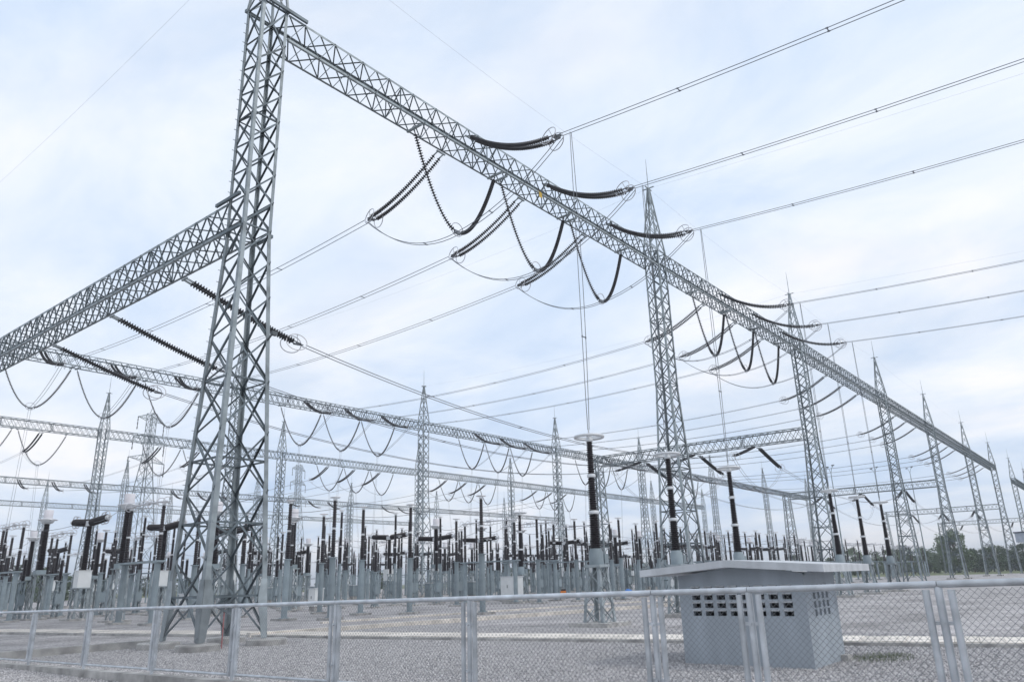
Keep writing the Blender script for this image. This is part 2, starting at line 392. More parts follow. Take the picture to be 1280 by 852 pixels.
t2 = thing('lattice_tower', 'second slim lattice tower along the main gantry beam, counted from the big tower', 'tower', (TX[1], YA, 0), 0, 'main gantry towers')
tower_parts(t2, ZB1, 29.5, False)
for i in range(2, 9):
    copy_tree(t2, (TX[i], YA, 0), label='%s slim lattice tower along the main gantry row, counted from the big tower' % ORD[i])
for yy, nm, k0, k1 in ((YB,'second',0,8), (YC,'third',0,8), (YD,'fourth',1,8), (YE,'fifth',1,7)):
    for i in range(k0, k1):
        copy_tree(t2, (TX[i], yy, 0), label='spired lattice tower, %s column of the %s gantry row behind the big tower' % (ORD[i], nm), group='towers of the rear gantries')
lt = thing('low_lattice_tower', 'low lattice tower without spire ending the cross beam of the third tower', 'tower', (TX[2], 48.2, 0), 0, 'low towers at the cross beam ends')
tower_parts(lt, ZL1, None, False, w0=1.0)
for i in (0, 4, 6, 8):
    copy_tree(lt, (TX[i], 51.5 if i == 0 else 48.2, 0), label='low lattice tower without spire ending the cross beam of the %s gantry tower' % ORD[i])

# ------------------------------------------------------------------ lattice beams
BEAMS = {}
def beam_parts(root, L, depth, detailed):
    n = max(2, round(L/1.54)); st = L/n; h = depth
    P = lambda x, y, z: Vector((x, y*HW, z*h))
    for y in (-1, 1):
        for z in (0, 1):
            b_ = MB(); b_.angle((0, y*HW, z*h), (L, y*HW, z*h), (0,-y,0), (0,0,1 if z == 0 else -1), 0.10, 0.014); b_.build('chord', 'steel', root)
    segs = []
    for i in range(n):
        x0, xm, x1 = i*st, (i+0.5)*st, (i+1)*st
        for y in (-1, 1):
            o_ = Vector((0,-y*0.02,0))
            segs += [(P(x0,y,0)+o_, P(xm,y,1)+o_), (P(xm,y,1)+o_, P(x1,y,0)+o_)]
            segs += [(P(x0,y,1)-o_*-1.6, P(xm,y,0)-o_*-1.6), (P(xm,y,0)-o_*-1.6, P(x1,y,1)-o_*-1.6)]
        segs += [(P(x0,-1,0)+Vector((0,0,0.02)), P(xm,1,0)+Vector((0,0,0.02))), (P(xm,1,0)+Vector((0,0,0.02)), P(x1,-1,0)+Vector((0,0,0.02)))]
        segs += [(P(x0,1,1)-Vector((0,0,0.02)), P(xm,-1,1)-Vector((0,0,0.02))), (P(xm,-1,1)-Vector((0,0,0.02)), P(x1,1,1)-Vector((0,0,0.02)))]
        if i % 4 == 3:
            segs += [(P(x1,-1,0)+Vector((0,0.03,0.05)), P(x1,1,1)-Vector((0,0.03,0.05))), (P(x1,1,0)+Vector((0.03,-0.03,0.05)), P(x1,-1,1)+Vector((0.03,0.03,-0.05)))]
            for y in (-1, 1): segs.append((P(x1,y,0)+Vector((0,-y*0.06,0)), P(x1,y,1)+Vector((0,-y*0.06,0))))
    jb = MB()
    for a, c in segs:
        t_ = jb if not detailed else MB()
        t_.bar(a, c, 0.056, 0.028)
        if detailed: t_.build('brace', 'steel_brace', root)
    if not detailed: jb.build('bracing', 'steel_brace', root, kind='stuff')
def beam(loc, L, depth, rz, label, group, detailed=False):
    key = (round(L, 2), depth)
    if not detailed and key in BEAMS:
        return copy_tree(BEAMS[key], loc, rz, label, group)
    r = thing('lattice_beam', label, 'beam', loc, rz, group); beam_parts(r, L, depth, detailed)
    if not detailed: BEAMS[key] = r
    return r
GAP = HW+0.07
for i in range(8):
    if i == 6: continue
    beam((TX[i]+GAP, YA, ZB0), TX[i+1]-TX[i]-2*GAP, ZB1-ZB0, 0,
         'lattice beam of the main gantry, %s span from the big tower' % ORD[i], 'main gantry beam spans', i == 0)
for yy, nm, k0, k1 in ((YB,'second',0,7), (YC,'third',0,7), (YD,'fourth',1,7), (YE,'fifth',1,6)):
    for i in range(k0, k1):
        beam((TX[i]+GAP, yy, ZB0), TX[i+1]-TX[i]-2*GAP, ZB1-ZB0, 0,
             'lattice beam starting at the %s column of the %s gantry row' % (ORD[i], nm), 'rear gantry beam spans')
for yy, nm, i in ((YB,'second',-1), (YC,'third',-1)):
    beam((TX[0]-GAP-30, yy, ZB0), 30, ZB1-ZB0, 0, 'lattice beam ending at the first column of the %s gantry row' % nm, 'rear gantry beam spans')
beam((TX[0]+0.0, YA+GAP, ZL0), 51.5-YA-2*GAP, ZL1-ZL0, math.pi/2, 'low lattice cross beam fixed halfway up the big tower', 'low cross beams', True)
for i in (2, 4, 6, 8):
    beam((TX[i], YA+GAP, ZL0), 48.2-YA-2*GAP, ZL1-ZL0, math.pi/2, 'low lattice cross beam fixed to the %s gantry tower' % ORD[i], 'low cross beams')

# ------------------------------------------------------------------ insulator strings
DISC = [(0.035,-0.06),(0.045,-0.025),(0.112,-0.004),(0.116,0.010),(0.055,0.025),(0.032,0.055)]
def disc_curve(fn, step=0.132, lead=0.3, tail=0.35, off=(0,0,0)):
    pts = [Vector(fn(i/200))+Vector(off) for i in range(201)]
    L = [0.0]
    for a, c in zip(pts, pts[1:]): L.append(L[-1]+(c-a).length)
    def at(s):
        for i in range(200):
            if L[i+1] >= s:
                f = (s-L[i])/max(1e-9, L[i+1]-L[i]); return pts[i].lerp(pts[i+1], f), (pts[i+1]-pts[i]).normalized()
        return pts[-1], (pts[-1]-pts[-2]).normalized()
    b_ = MB(); s = lead
    while s < L[-1]-tail:
        p, d = at(s); b_.lathe(DISC, 9, p, d, caps=False); s += step
    b_.tube([at(x)[0] for x in [L[-1]*k/14 for k in range(15)]], 0.03, 5)
    return b_
def tension_proto(name, hx, drop, pw, label, cat, sep=0.2):
    r = thing(name, label, cat)
    fn = lambda t: (hx*t, 0, -drop*(1-(1-t)**pw))
    for s_ in (-1, 1):
        disc_curve(fn, off=(0, s_*sep, 0)).build('disc_string', 'disc', r, smooth=True)
    e = Vector(fn(1)); e2 = Vector(fn(0.96)); d = (e-e2).normalized()
    b_ = MB(); b_.add([e+Vector((-0.25,-sep-0.05,0.02)), e+Vector((-0.25,sep+0.05,0.02)), e+Vector((0.18,0.06,0.02)), e+Vector((0.18,-0.06,0.02)),
                       e+Vector((-0.25,-sep-0.05,-0.02)), e+Vector((-0.25,sep+0.05,-0.02)), e+Vector((0.18,0.06,-0.02)), e+Vector((0.18,-0.06,-0.02))],
                      [(0,3,2,1),(4,5,6,7),(0,1,5,4),(1,2,6,5),(2,3,7,6),(3,0,4,7)]); b_.build('yoke_plate', 'alum', r)
    for s_ in (-1, 1):
        b_ = MB(); b_.torus(e+Vector((-0.32, s_*(sep+0.12), 0.0)), (0.25, 1, 0.15*s_), 0.40, 0.024, 22, 6, 1.25)
        b_.bar(e+Vector((-0.2, s_*sep, 0)), e+Vector((-0.32, s_*(sep+0.12), 0.39)), 0.025); b_.build('grading_ring', 'ring', r, smooth=True)
    b_ = MB(); b_.bar((-0.1,-sep,0), (0.3,-sep,-0.12), 0.05); b_.bar((-0.1,sep,0), (0.3,sep,-0.12), 0.05); b_.bar((-0.1,-sep-0.1,0), (-0.1,sep+0.1,0), 0.07); b_.build('hanger', 'steel', r)
    return r
def v_proto(label):
    r = thing('v_insulator_string', label, 'insulator')
    hs, dr = 3.0, 4.35
    for s_ in (-1, 1):
        fn = lambda t: (s_*(hs-(hs-0.12)*t), 0, -dr*(1-(1-t)**1.75))
        disc_curve(fn, lead=0.25, tail=0.2).build('disc_string', 'disc', r, smooth=True)
        b_ = MB(); b_.bar((s_*hs,0,-0.05), (s_*hs,0,0.12), 0.06); b_.bar((s_*hs,-0.5,0.12), (s_*hs,0.5,0.12), 0.1); b_.build('hanger', 'steel', r)
    b_ = MB(); b_.torus((0,0,-dr+0.12), (0,1,0.1), 0.34, 0.022, 20, 6, 1.2); b_.bar((-0.42,0,-dr+0.08), (0.42,0,-dr+0.08), 0.03); b_.build('grading_ring', 'ring', r, smooth=True)
    b_ = MB(); b_.box(-0.2,-0.05,-dr-0.12,0.2,0.05,-dr+0.02); b_.build('clamp', 'alum', r)
    return r
PROTO = {}
def string(kind, loc, rz, label, group):
    if kind not in PROTO:
        if kind == 'out': p = tension_proto('tension_insulator_string', 5.45, 2.3, 2.0, label, 'insulator')
        if kind == 'in': p = tension_proto('tension_insulator_string', 5.3, 1.95, 1.7, label, 'insulator')
        if kind == 'bus': p = tension_proto('tension_insulator_string', 5.7, 1.55, 1.15, label, 'insulator', 0.115)
        if kind == 'v': p = v_proto(label)
        PROTO[kind] = p; p.location = loc; p.rotation_euler = (0,0,rz); p['group'] = group; return p
    return copy_tree(PROTO[kind], loc, rz, label, group)

# ------------------------------------------------------------------ conductors
def cat_pts(a, c, sag, n):
    a = Vector(a); c = Vector(c); return [a.lerp(c, i/n)-Vector((0,0,4*sag*(i/n)*(1-i/n))) for i in range(n+1)]
def twin(name, pts, label, cat, group, sep=0.4, r=0.019, spacer=7.0, seps=None, n=5):
    pts = [Vector(p) for p in pts]; o_ = pts[0]; t_ = thing(name, label, cat, o_, 0, group)
    d = pts[-1]-pts[0]; d.z = 0
    if d.length < 0.05: d = Vector((0,1,0))
    sd_ = Vector((-d.y, d.x, 0)).normalized()
    for s_ in (-1, 1):
        b_ = MB(); b_.tube([p-o_+sd_*s_*(seps[i] if seps else sep)/2 for i, p in enumerate(pts)], r, n); b_.build('wire', 'alum', t_, smooth=True)
    if spacer:
        acc = 0
        for i in range(1, len(pts)-1):
            acc += (pts[i]-pts[i-1]).length
            if acc > spacer:
                acc = 0; w = (seps[i] if seps else sep)
                b_ = MB(); dd = (pts[i+1]-pts[i-1]).normalized(); p = pts[i]-o_
                b_.bar(p-sd_*w/2, p+sd_*w/2, 0.035)
                for s_ in (-1, 1): b_.bar(p+sd_*s_*w/2-dd*0.05, p+sd_*s_*w/2+dd*0.05, 0.042)
                b_.build('spacer', 'alum', t_)
    return t_
def single(name, pts, label, cat, group, r=0.012, mt='alum'):
    pts = [Vector(p) for p in pts]; o_ = pts[0]; b_ = MB(); b_.tube([p-o_ for p in pts], r, 5)
    o = b_.build(name, mt, smooth=True); o.location = o_; return tag(o, label, cat, group)

OUTX = [[25.2,31.8,38.7],[55.8,62.5,69.4]]
VX = [[24.75,31.25,37.95],[54.5,60.8,67.0],[86,92.2,98.5],[117.3,123.6,130],[149.3,155.7,162],[183.3,189.7,196.2]]
INX = [[24.1,30.7,37.2],[54.6,60.9,67.2],[86,92.2,98.5],[117.3,123.6,130],[149.3,155.7,162],[183.3,189.7,196.2]]
for bay in range(6):
    bn = ORD[bay]+' bay from the big tower'
    for k in range(3):
        P_ = pos(bay, k)
        if bay < 2:
            x = OUTX[bay][k]; vx = VX[bay][k]
            string('out', (x, YA-HW-0.02, 23.68), -math.pi/2, 'dark line side tension string of the main beam, %s' % P_, 'line side strings of the %s' % bn)
            e = Vector((x, YA-HW-0.02-5.6, 21.38))
            pts = [e+Vector((0,-d_, -0.012*d_*(1-d_/70))) for d_ in [0,3,6,9,12,15,18,22,26,31,36,42,50,60,75,95,120]]
            pts = [Vector((p.x, p.y, 21.38-0.0015*(e.y-p.y)*(55-(e.y-p.y)))) for p in pts]
            twin('line_conductor', pts, 'twin overhead line wire leaving the main beam, %s' % P_, 'wire', 'line wires of the %s' % bn, 0.23, r=0.0165, spacer=5.5)
            # dropper to the surge arrester
            n = 14; top = Vector((x, 16.35, 21.28)); bot = Vector((x, 16.35, 7.42))
            pts = [top.lerp(bot, i/n)+Vector((0.10*math.sin(math.pi*i/n), 0, 0)) for i in range(n+1)]
            seps = [0.10+0.20*math.sin(math.pi*min(1, i/n*1.0))**0.7 for i in range(n+1)]
            twin('dropper_wire', pts, 'twin vertical dropper wire down to a tall surge arrester, %s' % P_, 'wire', 'droppers of the %s' % bn, seps=seps, spacer=4.0, r=0.016)
            # jumper looping under the main beam
            a = e+Vector((0,-0.05,-0.1)); v = Vector((vx, YA, ZB0-0.2-4.45)); c = Vector((INX[bay][k], YA+HW+5.5, 20.65))
            pts = [a.lerp(v, t)-Vector((0,0,1.0*4*t*(1-t)*0.55)) for t in [i/9 for i in range(10)]]
            pts += [v.lerp(c, t)-Vector((0,0,0.9*4*t*(1-t))) for t in [i/12 for i in range(1,13)]]
            twin('jumper_wire', pts, 'twin slack jumper wire slung under the main beam, %s' % P_, 'wire', 'beam jumpers of the %s' % bn, 0.26, spacer=4.2)
            string('v', (vx, YA, ZB0-0.2), 0, 'hanging V shaped insulator pair under the main beam, %s' % P_, 'V strings of the main beam, %s' % bn)
        # yard side strings and the wires to the second gantry
        x = INX[bay][k]
        string('in', (x, YA+HW+0.03, 22.7), math.pi/2, 'yard side tension string of the main beam, %s' % P_, 'yard side strings of the %s' % bn)
        a = Vector((x, YA+HW+5.5, 20.75))
        x2 = VX[bay][k]; c = Vector((x2, YB-HW-5.6, 21.38))
        string('out', (x2, YB-HW-0.02, 23.68), -math.pi/2, 'double tension string on the front of the second gantry, %s' % P_, 'second gantry strings of the %s' % bn)
        twin('span_conductor', cat_pts(a, c, 0.75, 20), 'twin wire strung between main and second gantry, %s' % P_, 'wire', 'span wires of the %s' % bn, 0.34, spacer=6.5 if bay < 3 else None)
        if bay < 5:
            string('v', (x2, YB, ZB0-0.2), 0, 'hanging V shaped insulator pair under the second gantry, %s' % P_, 'V strings of the second gantry, %s' % bn)
            v = Vector((x2, YB, ZB0-0.2-4.45))
            pts = [c.lerp(v, t)-Vector((0,0,1.6*t*(1-t))) for t in [i/8 for i in range(9)]]
            twin('jumper_wire', pts, 'twin jumper wire at the second gantry strings, %s' % P_, 'wire', 'second gantry jumpers of the %s' % bn, 0.24, spacer=None)
            n = 10; q = Vector((x2, YB+0.6, 6.6))
            twin('dropper_wire', [v.lerp(q, i/n) for i in range(n+1)], 'twin thin dropper wire under the second gantry, %s' % P_, 'wire', 'second gantry droppers of the %s' % bn, 0.2, 0.012 if 0 else 0.013, None)
    if bay >= 5: continue
    for k in range(3):      # third gantry to fourth
        P_ = pos(bay, k)
        x = VX[bay][k]
        string('in', (x, YC+HW+0.03, 22.7), math.pi/2, 'double tension string behind the third gantry, %s' % P_, 'third gantry strings of the %s' % bn)
        string('v', (x, YC, ZB0-0.2), 0, 'hanging V shaped insulator pair under the third gantry, %s' % P_, 'V strings of the third gantry, %s' % bn)
        if bay > 0:
            string('out', (x, YD-HW-0.02, 23.68), -math.pi/2, 'double tension string on the front of the fourth gantry, %s' % P_, 'fourth gantry strings of the %s' % bn)
        twin('span_conductor', cat_pts((x, YC+HW+5.5, 20.75), (x, YD-HW-5.6, 21.38), 1.0, 14), 'twin wire strung between third and fourth gantry, %s' % P_, 'wire', 'rear span wires of the %s' % bn, 0.34, spacer=None)
        n = 8; v = Vector((x, YC, ZB0-4.65)); c = Vector((x, YC+HW+5.5, 20.65))
        twin('jumper_wire', [c.lerp(v, t)-Vector((0,0,1.6*t*(1-t))) for t in [i/8 for i in range(9)]]+[v.lerp(Vector((x, YC-1.5, 6.6)), i/8) for i in range(1,9)],
             'twin jumper wire dropping from the third gantry strings, %s' % P_, 'wire', 'third gantry jumpers of the %s' % bn, 0.22, spacer=None, r=0.014)

# low busbars strung between the cross beams
BUSP = ['nearest the main gantry', 'middle one of three', 'farthest from the main gantry']
BUSY = [28.65, 35.3, 41.9]
pairs = [(0, 2), (2, 4), (4, 6), (6, 8)]
for a, c in pairs:
    for k, y in enumerate(BUSY):
        nm = 'between %s and %s tower cross beams' % (ORD[a], ORD[c]); bp = BUSP[k]
        string('bus', (TX[a]+HW+0.05, y, ZL0-0.12), 0, 'outgoing bus string on the %s tower cross beam, %s' % (ORD[a], bp), 'bus strings %s' % nm)
        string('bus', (TX[c]-HW-0.05, y, ZL0-0.12), math.pi, 'returning bus string on the %s tower cross beam, %s' % (ORD[c], bp), 'bus end strings %s' % nm)
        twin('bus_conductor', cat_pts((TX[a]+HW+6.0, y, ZL0-1.68), (TX[c]-HW-6.0, y, ZL0-1.68), 1.9, 24), 'twin bus wire %s, %s' % (nm, bp), 'wire', 'bus wires %s' % nm, 0.3, spacer=7 if a == 0 else None, r=0.021)
for i in (2, 4, 6):
    for k, y in enumerate(BUSY):
        p, q = Vector((TX[i]-HW-5.9, y, ZL0-1.75)), Vector((TX[i]+HW+5.9, y, ZL0-1.75))
        twin('jumper_wire', cat_pts(p, q, 2.6, 14), 'twin slack jumper under the %s tower cross beam, %s' % (ORD[i], BUSP[k]), 'wire', 'cross beam jumpers of the %s tower' % ORD[i], 0.24, spacer=None, r=0.016)

# earth wires from peak to peak
for i in range(0, 6):
    single('earth_wire', cat_pts((TX[i], YA, 29.5), (TX[i+1], YA, 29.5), 0.5, 12), 'thin earth wire between the %s and %s gantry tower peaks' % (ORD[i], ORD[i+1]), 'wire', 'earth wires', 0.0042)
for i in (0, 1, 2):
    single('earth_wire', cat_pts((TX[i], YA, 29.5), (TX[i], YB, 29.5), 0.9, 16), 'thin earth wire from the %s gantry tower peak back to the second gantry' % ORD[i], 'wire', 'earth wires', 0.0042)
for i in (1, 2):
    single('earth_wire', cat_pts((TX[i], YA, 29.5), (TX[i], -110, 30), 3.0, 24), 'thin earth wire leaving the %s gantry tower peak beside the line wires' % ORD[i], 'wire', 'earth wires', 0.0042)
b_ = MB(); b_.box(-0.13, -0.01, -0.16, 0.13, 0.01, 0.16); b_.bar((-0.08,0,0.15), (-0.08,0.1,0.3), 0.02); b_.bar((0.08,0,0.15), (0.08,0.1,0.3), 0.02)
o = b_.build('phase_plate', 'yellow'); o.location = (31.0, YA-HW-0.12, ZB0-0.2+0.0)
tag(o, 'small yellow plate hanging on the main beam between two strings', 'sign')

# ------------------------------------------------------------------ switchyard equipment
def sheds(h, r0_, r1_, pitch=0.125, c=(0,0,0), ax=None, n=12):
    prof = []; k = int(h/pitch)
    for i in range(k):
        f = i/k; r_ = r0_+(r1_-r0_)*f; z = h*f
        prof += [(r_*0.80, z), (r_*1.12, z+pitch*0.30), (r_*1.12, z+pitch*0.42), (r_*0.80, z+pitch*0.75)]
    prof.append((r1_*0.8, h)); b_ = MB(); b_.lathe(prof, n, c, ax); return b_
def lattice_stand(b_, w0, w1, h, panels, t=0.07):
    def c_(k, z): f = w0+(w1-w0)*z/h; return Vector((CS[k][0]*f, CS[k][1]*f, z))
    for k in range(4):
        j = (k+1) % 4; b_.angle(c_(k,0), c_(k,h), (-CS[k][0],0,0), (0,-CS[k][1],0), t*1.5, 0.015)
        for i in range(panels):
            a, c = h*i/panels, h*(i+1)/panels; b_.bar(c_(k,a), c_(j,c), 0.05, 0.02); b_.bar(c_(j,a), c_(k,c), 0.05, 0.02)
def post_geom(r, y, h_pipe, h_por, rp=0.165, rad=0.12, ring=True, base=True):
    """one pipe support with a two piece post insulator, at local y"""
    if base:
        b_ = MB(); b_.box(-0.5, y-0.5, -0.05, 0.5, y+0.5, 0.12); b_.build('footing', 'concrete', r)
    b_ = MB(); b_.lathe([(rp*1.7,0.12),(rp*1.7,0.16),(rp,0.161),(rp,h_pipe-0.05),(rp*1.55,h_pipe-0.049),(rp*1.55,h_pipe)], 16, (0,y,0)); b_.build('pipe_support', 'pipe_paint', r, smooth=True)
    hh = h_por/2
    for q in (0, 1):
        ins_ = sheds(hh-0.12, rad*(1-0.12*q), rad*(0.92-0.12*q), c=(0,y,h_pipe+q*hh+0.02)).build('insulator', 'porcelain', r, smooth=True)
        b_ = MB(); b_.lathe([(rad*0.95,0),(rad*0.95,0.09)], 12, (0,y,h_pipe+(q+1)*hh-0.09)); b_.build('flange', 'flange', ins_, smooth=True)
    if ring:
        b_ = MB(); b_.torus((0,y,h_pipe+h_por+0.08), (0,0,1), 0.26, 0.025, 20, 6); b_.bar((-0.26,y,h_pipe+h_por+0.08), (0.26,y,h_pipe+h_por+0.08), 0.03); b_.build('corona_ring', 'ring', r, smooth=True)
def make_post(label, group):
    r = thing('post_insulator', label, 'insulator', group=group); post_geom(r, 0, 3.2, 3.1); return r
def make_disconnector(label, group, gap):
    r = thing('disconnector', label, 'disconnector', group=group)
    for y in (-gap/2, gap/2): post_geom(r, y, 3.2, 3.1, 0.165)
    b_ = MB(); b_.box(-0.22, -gap/2-0.4, 3.2, 0.22, gap/2+0.4, 3.3); b_.build('base_beam', 'pipe_paint', r)
    b_ = MB(); z = 6.42
    b_.tube([(0,-gap/2-0.3,z),(0,-0.15,z+0.05)], 0.05, 8); b_.tube([(0,gap/2+0.3,z),(0,0.15,z+0.05)], 0.05, 8)
    b_.box(-0.09,-0.2,z-0.05,0.09,0.2,z+0.14)
    b_.build('blade', 'ring', r, smooth=True)
    for y in (-gap/2, 0, gap/2):
        b_ = MB(); b_.torus((0,y-0.35,z), (0,1,0), 0.24, 0.022, 18, 6); b_.torus((0,y+0.35,z), (0,1,0), 0.24, 0.022, 18, 6); b_.build('grading_ring', 'ring', r, smooth=True)
    return r
def make_ct(label, group):
    r = thing('current_transformer', label, 'transformer', group=group)
    b_ = MB(); b_.box(-0.7,-0.7,-0.05,0.7,0.7,0.12); b_.build('footing', 'concrete', r)
    b_ = MB(); lattice_stand(b_, 0.42, 0.36, 3.05, 3); b_.box(-0.45,-0.45,3.05,0.45,0.45,3.12); b_.build('lattice_stand', 'steel', r)
    b_ = MB(); b_.box(-0.32,-0.32,3.12,0.32,0.32,3.4); b_.build('base_box', 'pipe_paint', r)
    sheds(3.25, 0.25, 0.19, 0.11, (0,0,3.4), n=14).build('insulator', 'porcelain', r, smooth=True)
    b_ = MB(); b_.lathe([(0.2,6.65),(0.36,6.72),(0.46,6.85),(0.46,6.98),(0.34,7.05)], 18); hb = b_.build('head_bowl', 'flange', r, smooth=True)
    b_ = MB(); b_.lathe([(0.30,7.05),(0.31,7.62),(0.28,7.66)], 18); b_.build('expansion_cover', 'pale_cover', hb, smooth=True)
    b_ = MB(); b_.torus((0,0,6.95), (0,0,1), 0.62, 0.03, 24, 6); b_.bar((0,-0.8,6.9),(0,0.8,6.9),0.06); b_.bar((-0.62,0,6.95),(0.62,0,6.95),0.03); b_.build('corona_ring', 'ring', r, smooth=True)
    return r
def make_breaker(label, group):
    r = thing('circuit_breaker', label, 'breaker', group=group)
    b_ = MB(); b_.box(-0.8,-0.8,-0.05,0.8,0.8,0.12); b_.build('footing', 'concrete', r)
    b_ = MB(); lattice_stand(b_, 0.45, 0.40, 2.0, 2, 0.09); b_.box(-0.5,-0.5,2.0,0.5,0.5,2.08); b_.build('lattice_stand', 'steel', r)
    b_ = MB(); b_.box(-0.42,-0.36,2.08,0.42,0.36,3.15); b_.box(-0.45,-0.39,3.15,0.45,0.39,3.2); b_.build('drive_cabinet', 'white_box', r)
    sheds(2.95, 0.21, 0.18, 0.11, (0,0,3.2), n=14).build('insulator', 'porcelain', r, smooth=True)
    b_ = MB(); b_.box(-0.17,-0.3,6.15,0.17,0.3,6.5); b_.build('gear_head', 'flange', r)
    for s_ in (-1, 1):
        sheds(2.3, 0.24, 0.22, 0.11, (0,s_*0.3,6.38), (0,s_,0.07), n=14).build('interrupter', 'porcelain', r, smooth=True)
        b_ = MB(); b_.torus((0,s_*2.55,6.56), (1,0,0), 0.42, 0.032, 26, 6, 1.0); b_.torus((0.0,s_*2.0,6.52), (1,0,0), 0.40, 0.03, 26, 6, 1.0)
        b_.bar((0,s_*2.55,6.14),(0,s_*2.0,6.12),0.03); b_.bar((0,s_*2.55,6.98),(0,s_*2.0,6.92),0.03)
        b_.build('grading_ring', 'ring', r, smooth=True)
        b_ = MB(); b_.lathe([(0.17,0),(0.17,0.3)], 14, (0,s_*2.6,6.54), (0,s_,0.07)); b_.build('terminal', 'flange', r, smooth=True)
    return r
def make_arrester(label, group, tall=True):
    r = thing('surge_arrester', label, 'arrester', group=group)
    b_ = MB(); b_.box(-0.85,-0.85,-0.05,0.85,0.85,0.14); b_.build('footing', 'concrete', r)
    b_ = MB(); lattice_stand(b_, 0.46, 0.30, 2.1, 3, 0.085); b_.box(-0.36,-0.36,2.1,0.36,0.36,2.2); b_.build('lattice_stand', 'steel', r)
    b_ = MB(); b_.lathe([(0.28,2.2),(0.28,2.66),(0.23,2.75),(0.23,2.8)], 20); b_.build('base_tank', 'pipe_paint', r, smooth=True)
    b_ = MB(); b_.box(0.34,-0.17,2.25,0.62,0.17,2.6); b_.build('counter_box', 'pipe_paint', r)
    z = 2.8
    for i, (h, ra, rb) in enumerate(((1.42,0.205,0.165),(1.42,0.155,0.135),(1.42,0.13,0.115))):
        ins_ = sheds(h-0.14, ra, rb, 0.085, (0,0,z), n=16).build('insulator', 'porcelain', r, smooth=True)
        b_ = MB(); b_.lathe([(rb*1.1,h-0.14),(rb*1.28,h-0.12),(rb*1.28,h-0.04),(rb*1.1,h)], 16, (0,0,z)); b_.build('flange', 'flange', ins_, smooth=True); z += h
    b_ = MB(); b_.torus((0,0,7.12), (0,0,1), 0.56, 0.062, 36, 8); b_.build('grading_ring', 'flange', r, smooth=True)
    b_ = MB()
    for k in range(4): b_.bar((0,0,7.1), (0.56*math.cos(k*math.pi/2+0.4), 0.56*math.sin(k*math.pi/2+0.4), 7.12), 0.035)
    b_.lathe([(0.11,7.02),(0.11,7.2),(0.03,7.22),(0.03,7.45)], 12); b_.build('terminal', 'flange', r, smooth=True)
    return r
def cabinet(x, y, w, d, h, label, leg=0.35, mt='white_box'):
    r = thing('control_cabinet', label, 'cabinet', (x, y, 0), random.uniform(-0.1, 0.1))
    b_ = MB(); b_.box(-w/2,-d/2,leg,w/2,d/2,leg+h); b_.build('body', mt, r)
    b_ = MB(); b_.box(-w/2-0.05,-d/2-0.05,leg+h,w/2+0.05,d/2+0.05,leg+h+0.06); b_.build('lid', 'flange', r)
    b_ = MB(); b_.box(-w/2-0.02,-d/2+0.06,leg+0.06,-w/2-0.001,d/2-0.06,leg+h-0.06); dr_ = b_.build('door', mt, r)
    b_ = MB(); b_.box(-w/2-0.05,-0.02,leg+h*0.45,-w/2-0.021,0.02,leg+h*0.6); b_.build('handle', 'lamp', dr_)
    b_ = MB(); b_.box(-w/2+0.05,-d/2+0.05,-0.02,w/2-0.05,d/2-0.05,leg-0.002); b_.build('plinth', 'concrete', r)
LIB = {}; TAKEN = []
def place(kind, x, y, label, group, z=0.0, rz=0.0):
    mk = {'post': make_post, 'ct': make_ct, 'brk': make_breaker, 'arr': make_arrester,
          'dis': lambda l, g: make_disconnector(l, g, 3.8), 'disw': lambda l, g: make_disconnector(l, g, 5.4)}[kind]
    TAKEN.append((x, y))
    if kind not in LIB:
        LIB[kind] = mk(label, group); o = LIB[kind]; o.location = (x, y, z); o.rotation_euler = (0,0,rz)
    else: o = copy_tree(LIB[kind], (x, y, z), rz, label, group)
    return o
ARR_Y = 16.35
for bay in (0, 1):
    for k, x in enumerate(OUTX[bay]):
        place('arr', x, ARR_Y, 'tall dark surge arrester with white ring, %s' % pos(bay, k), 'surge arresters under the line wires, %s bay' % ORD[bay])
place('arr', 50.4, 40.1, 'dark surge arrester with white ring among pipe supports, white cabinet at its foot', None)

# bay beside the big tower: placed one by one
g1 = 'post insulators on pipes in the first bay'
for (x, y) in [(25.2,46.0),(31.8,55.4),(27.6,44.5),(25.6,36.9),(34.6,49.4),(32.4,42.8),(26.6,34.2),(31.4,37.5),(32.8,34.7),(32.7,28.8),(26.8,62.8),(43.4,40.8)]:
    place('post', x, y, 'slim dark post insulator on a grey pipe, first bay behind the big tower', g1, rz=random.uniform(0, 3))
for (x, y), lb in (((20.15,62.2), 'beside the pale headed transformer behind the first bay breakers'), ((25.95,69.0), 'before the second gantry, '+pos(0, 0)), ((33.2,69.5), 'before the second gantry, '+pos(0, 1)), ((38.9,66.0), 'before the second gantry, '+pos(0, 2)), ((20.6,43.4), 'just behind the big tower')):
    place('dis', x, y, 'two post disconnector on pipes '+lb, 'disconnectors in the first bay')
for (x, y), lb in (((22.3,62.3), 'behind the first bay breakers'), ((22.2,49.3), 'before the breakers, '+pos(0, 0)), ((29.0,50.5), 'before the breakers, '+pos(0, 1)), ((36.5,52.0), 'before the breakers, '+pos(0, 2))):
    place('ct', x, y, 'dark current transformer with pale head '+lb, 'current transformers in the first bay')
for k, (x, y) in enumerate([(22.9,56.4),(29.2,58.2),(36.0,60.0)]):
    place('brk', x, y, 'T shaped dark breaker with white cabinet, %s' % pos(0, k), 'breakers in the first bay')
ROWS = {1: [48.4,53.8,60.4], 2: [86,92.2,98.5], 3: [117.3,123.6,130], 4: [149.3,155.7,162], 5: [183.3,189.7,196.2]}
CTX = {1: [53.2,59.8,66.4]}; BKX = {1: [54.5,61.3,68.7]}
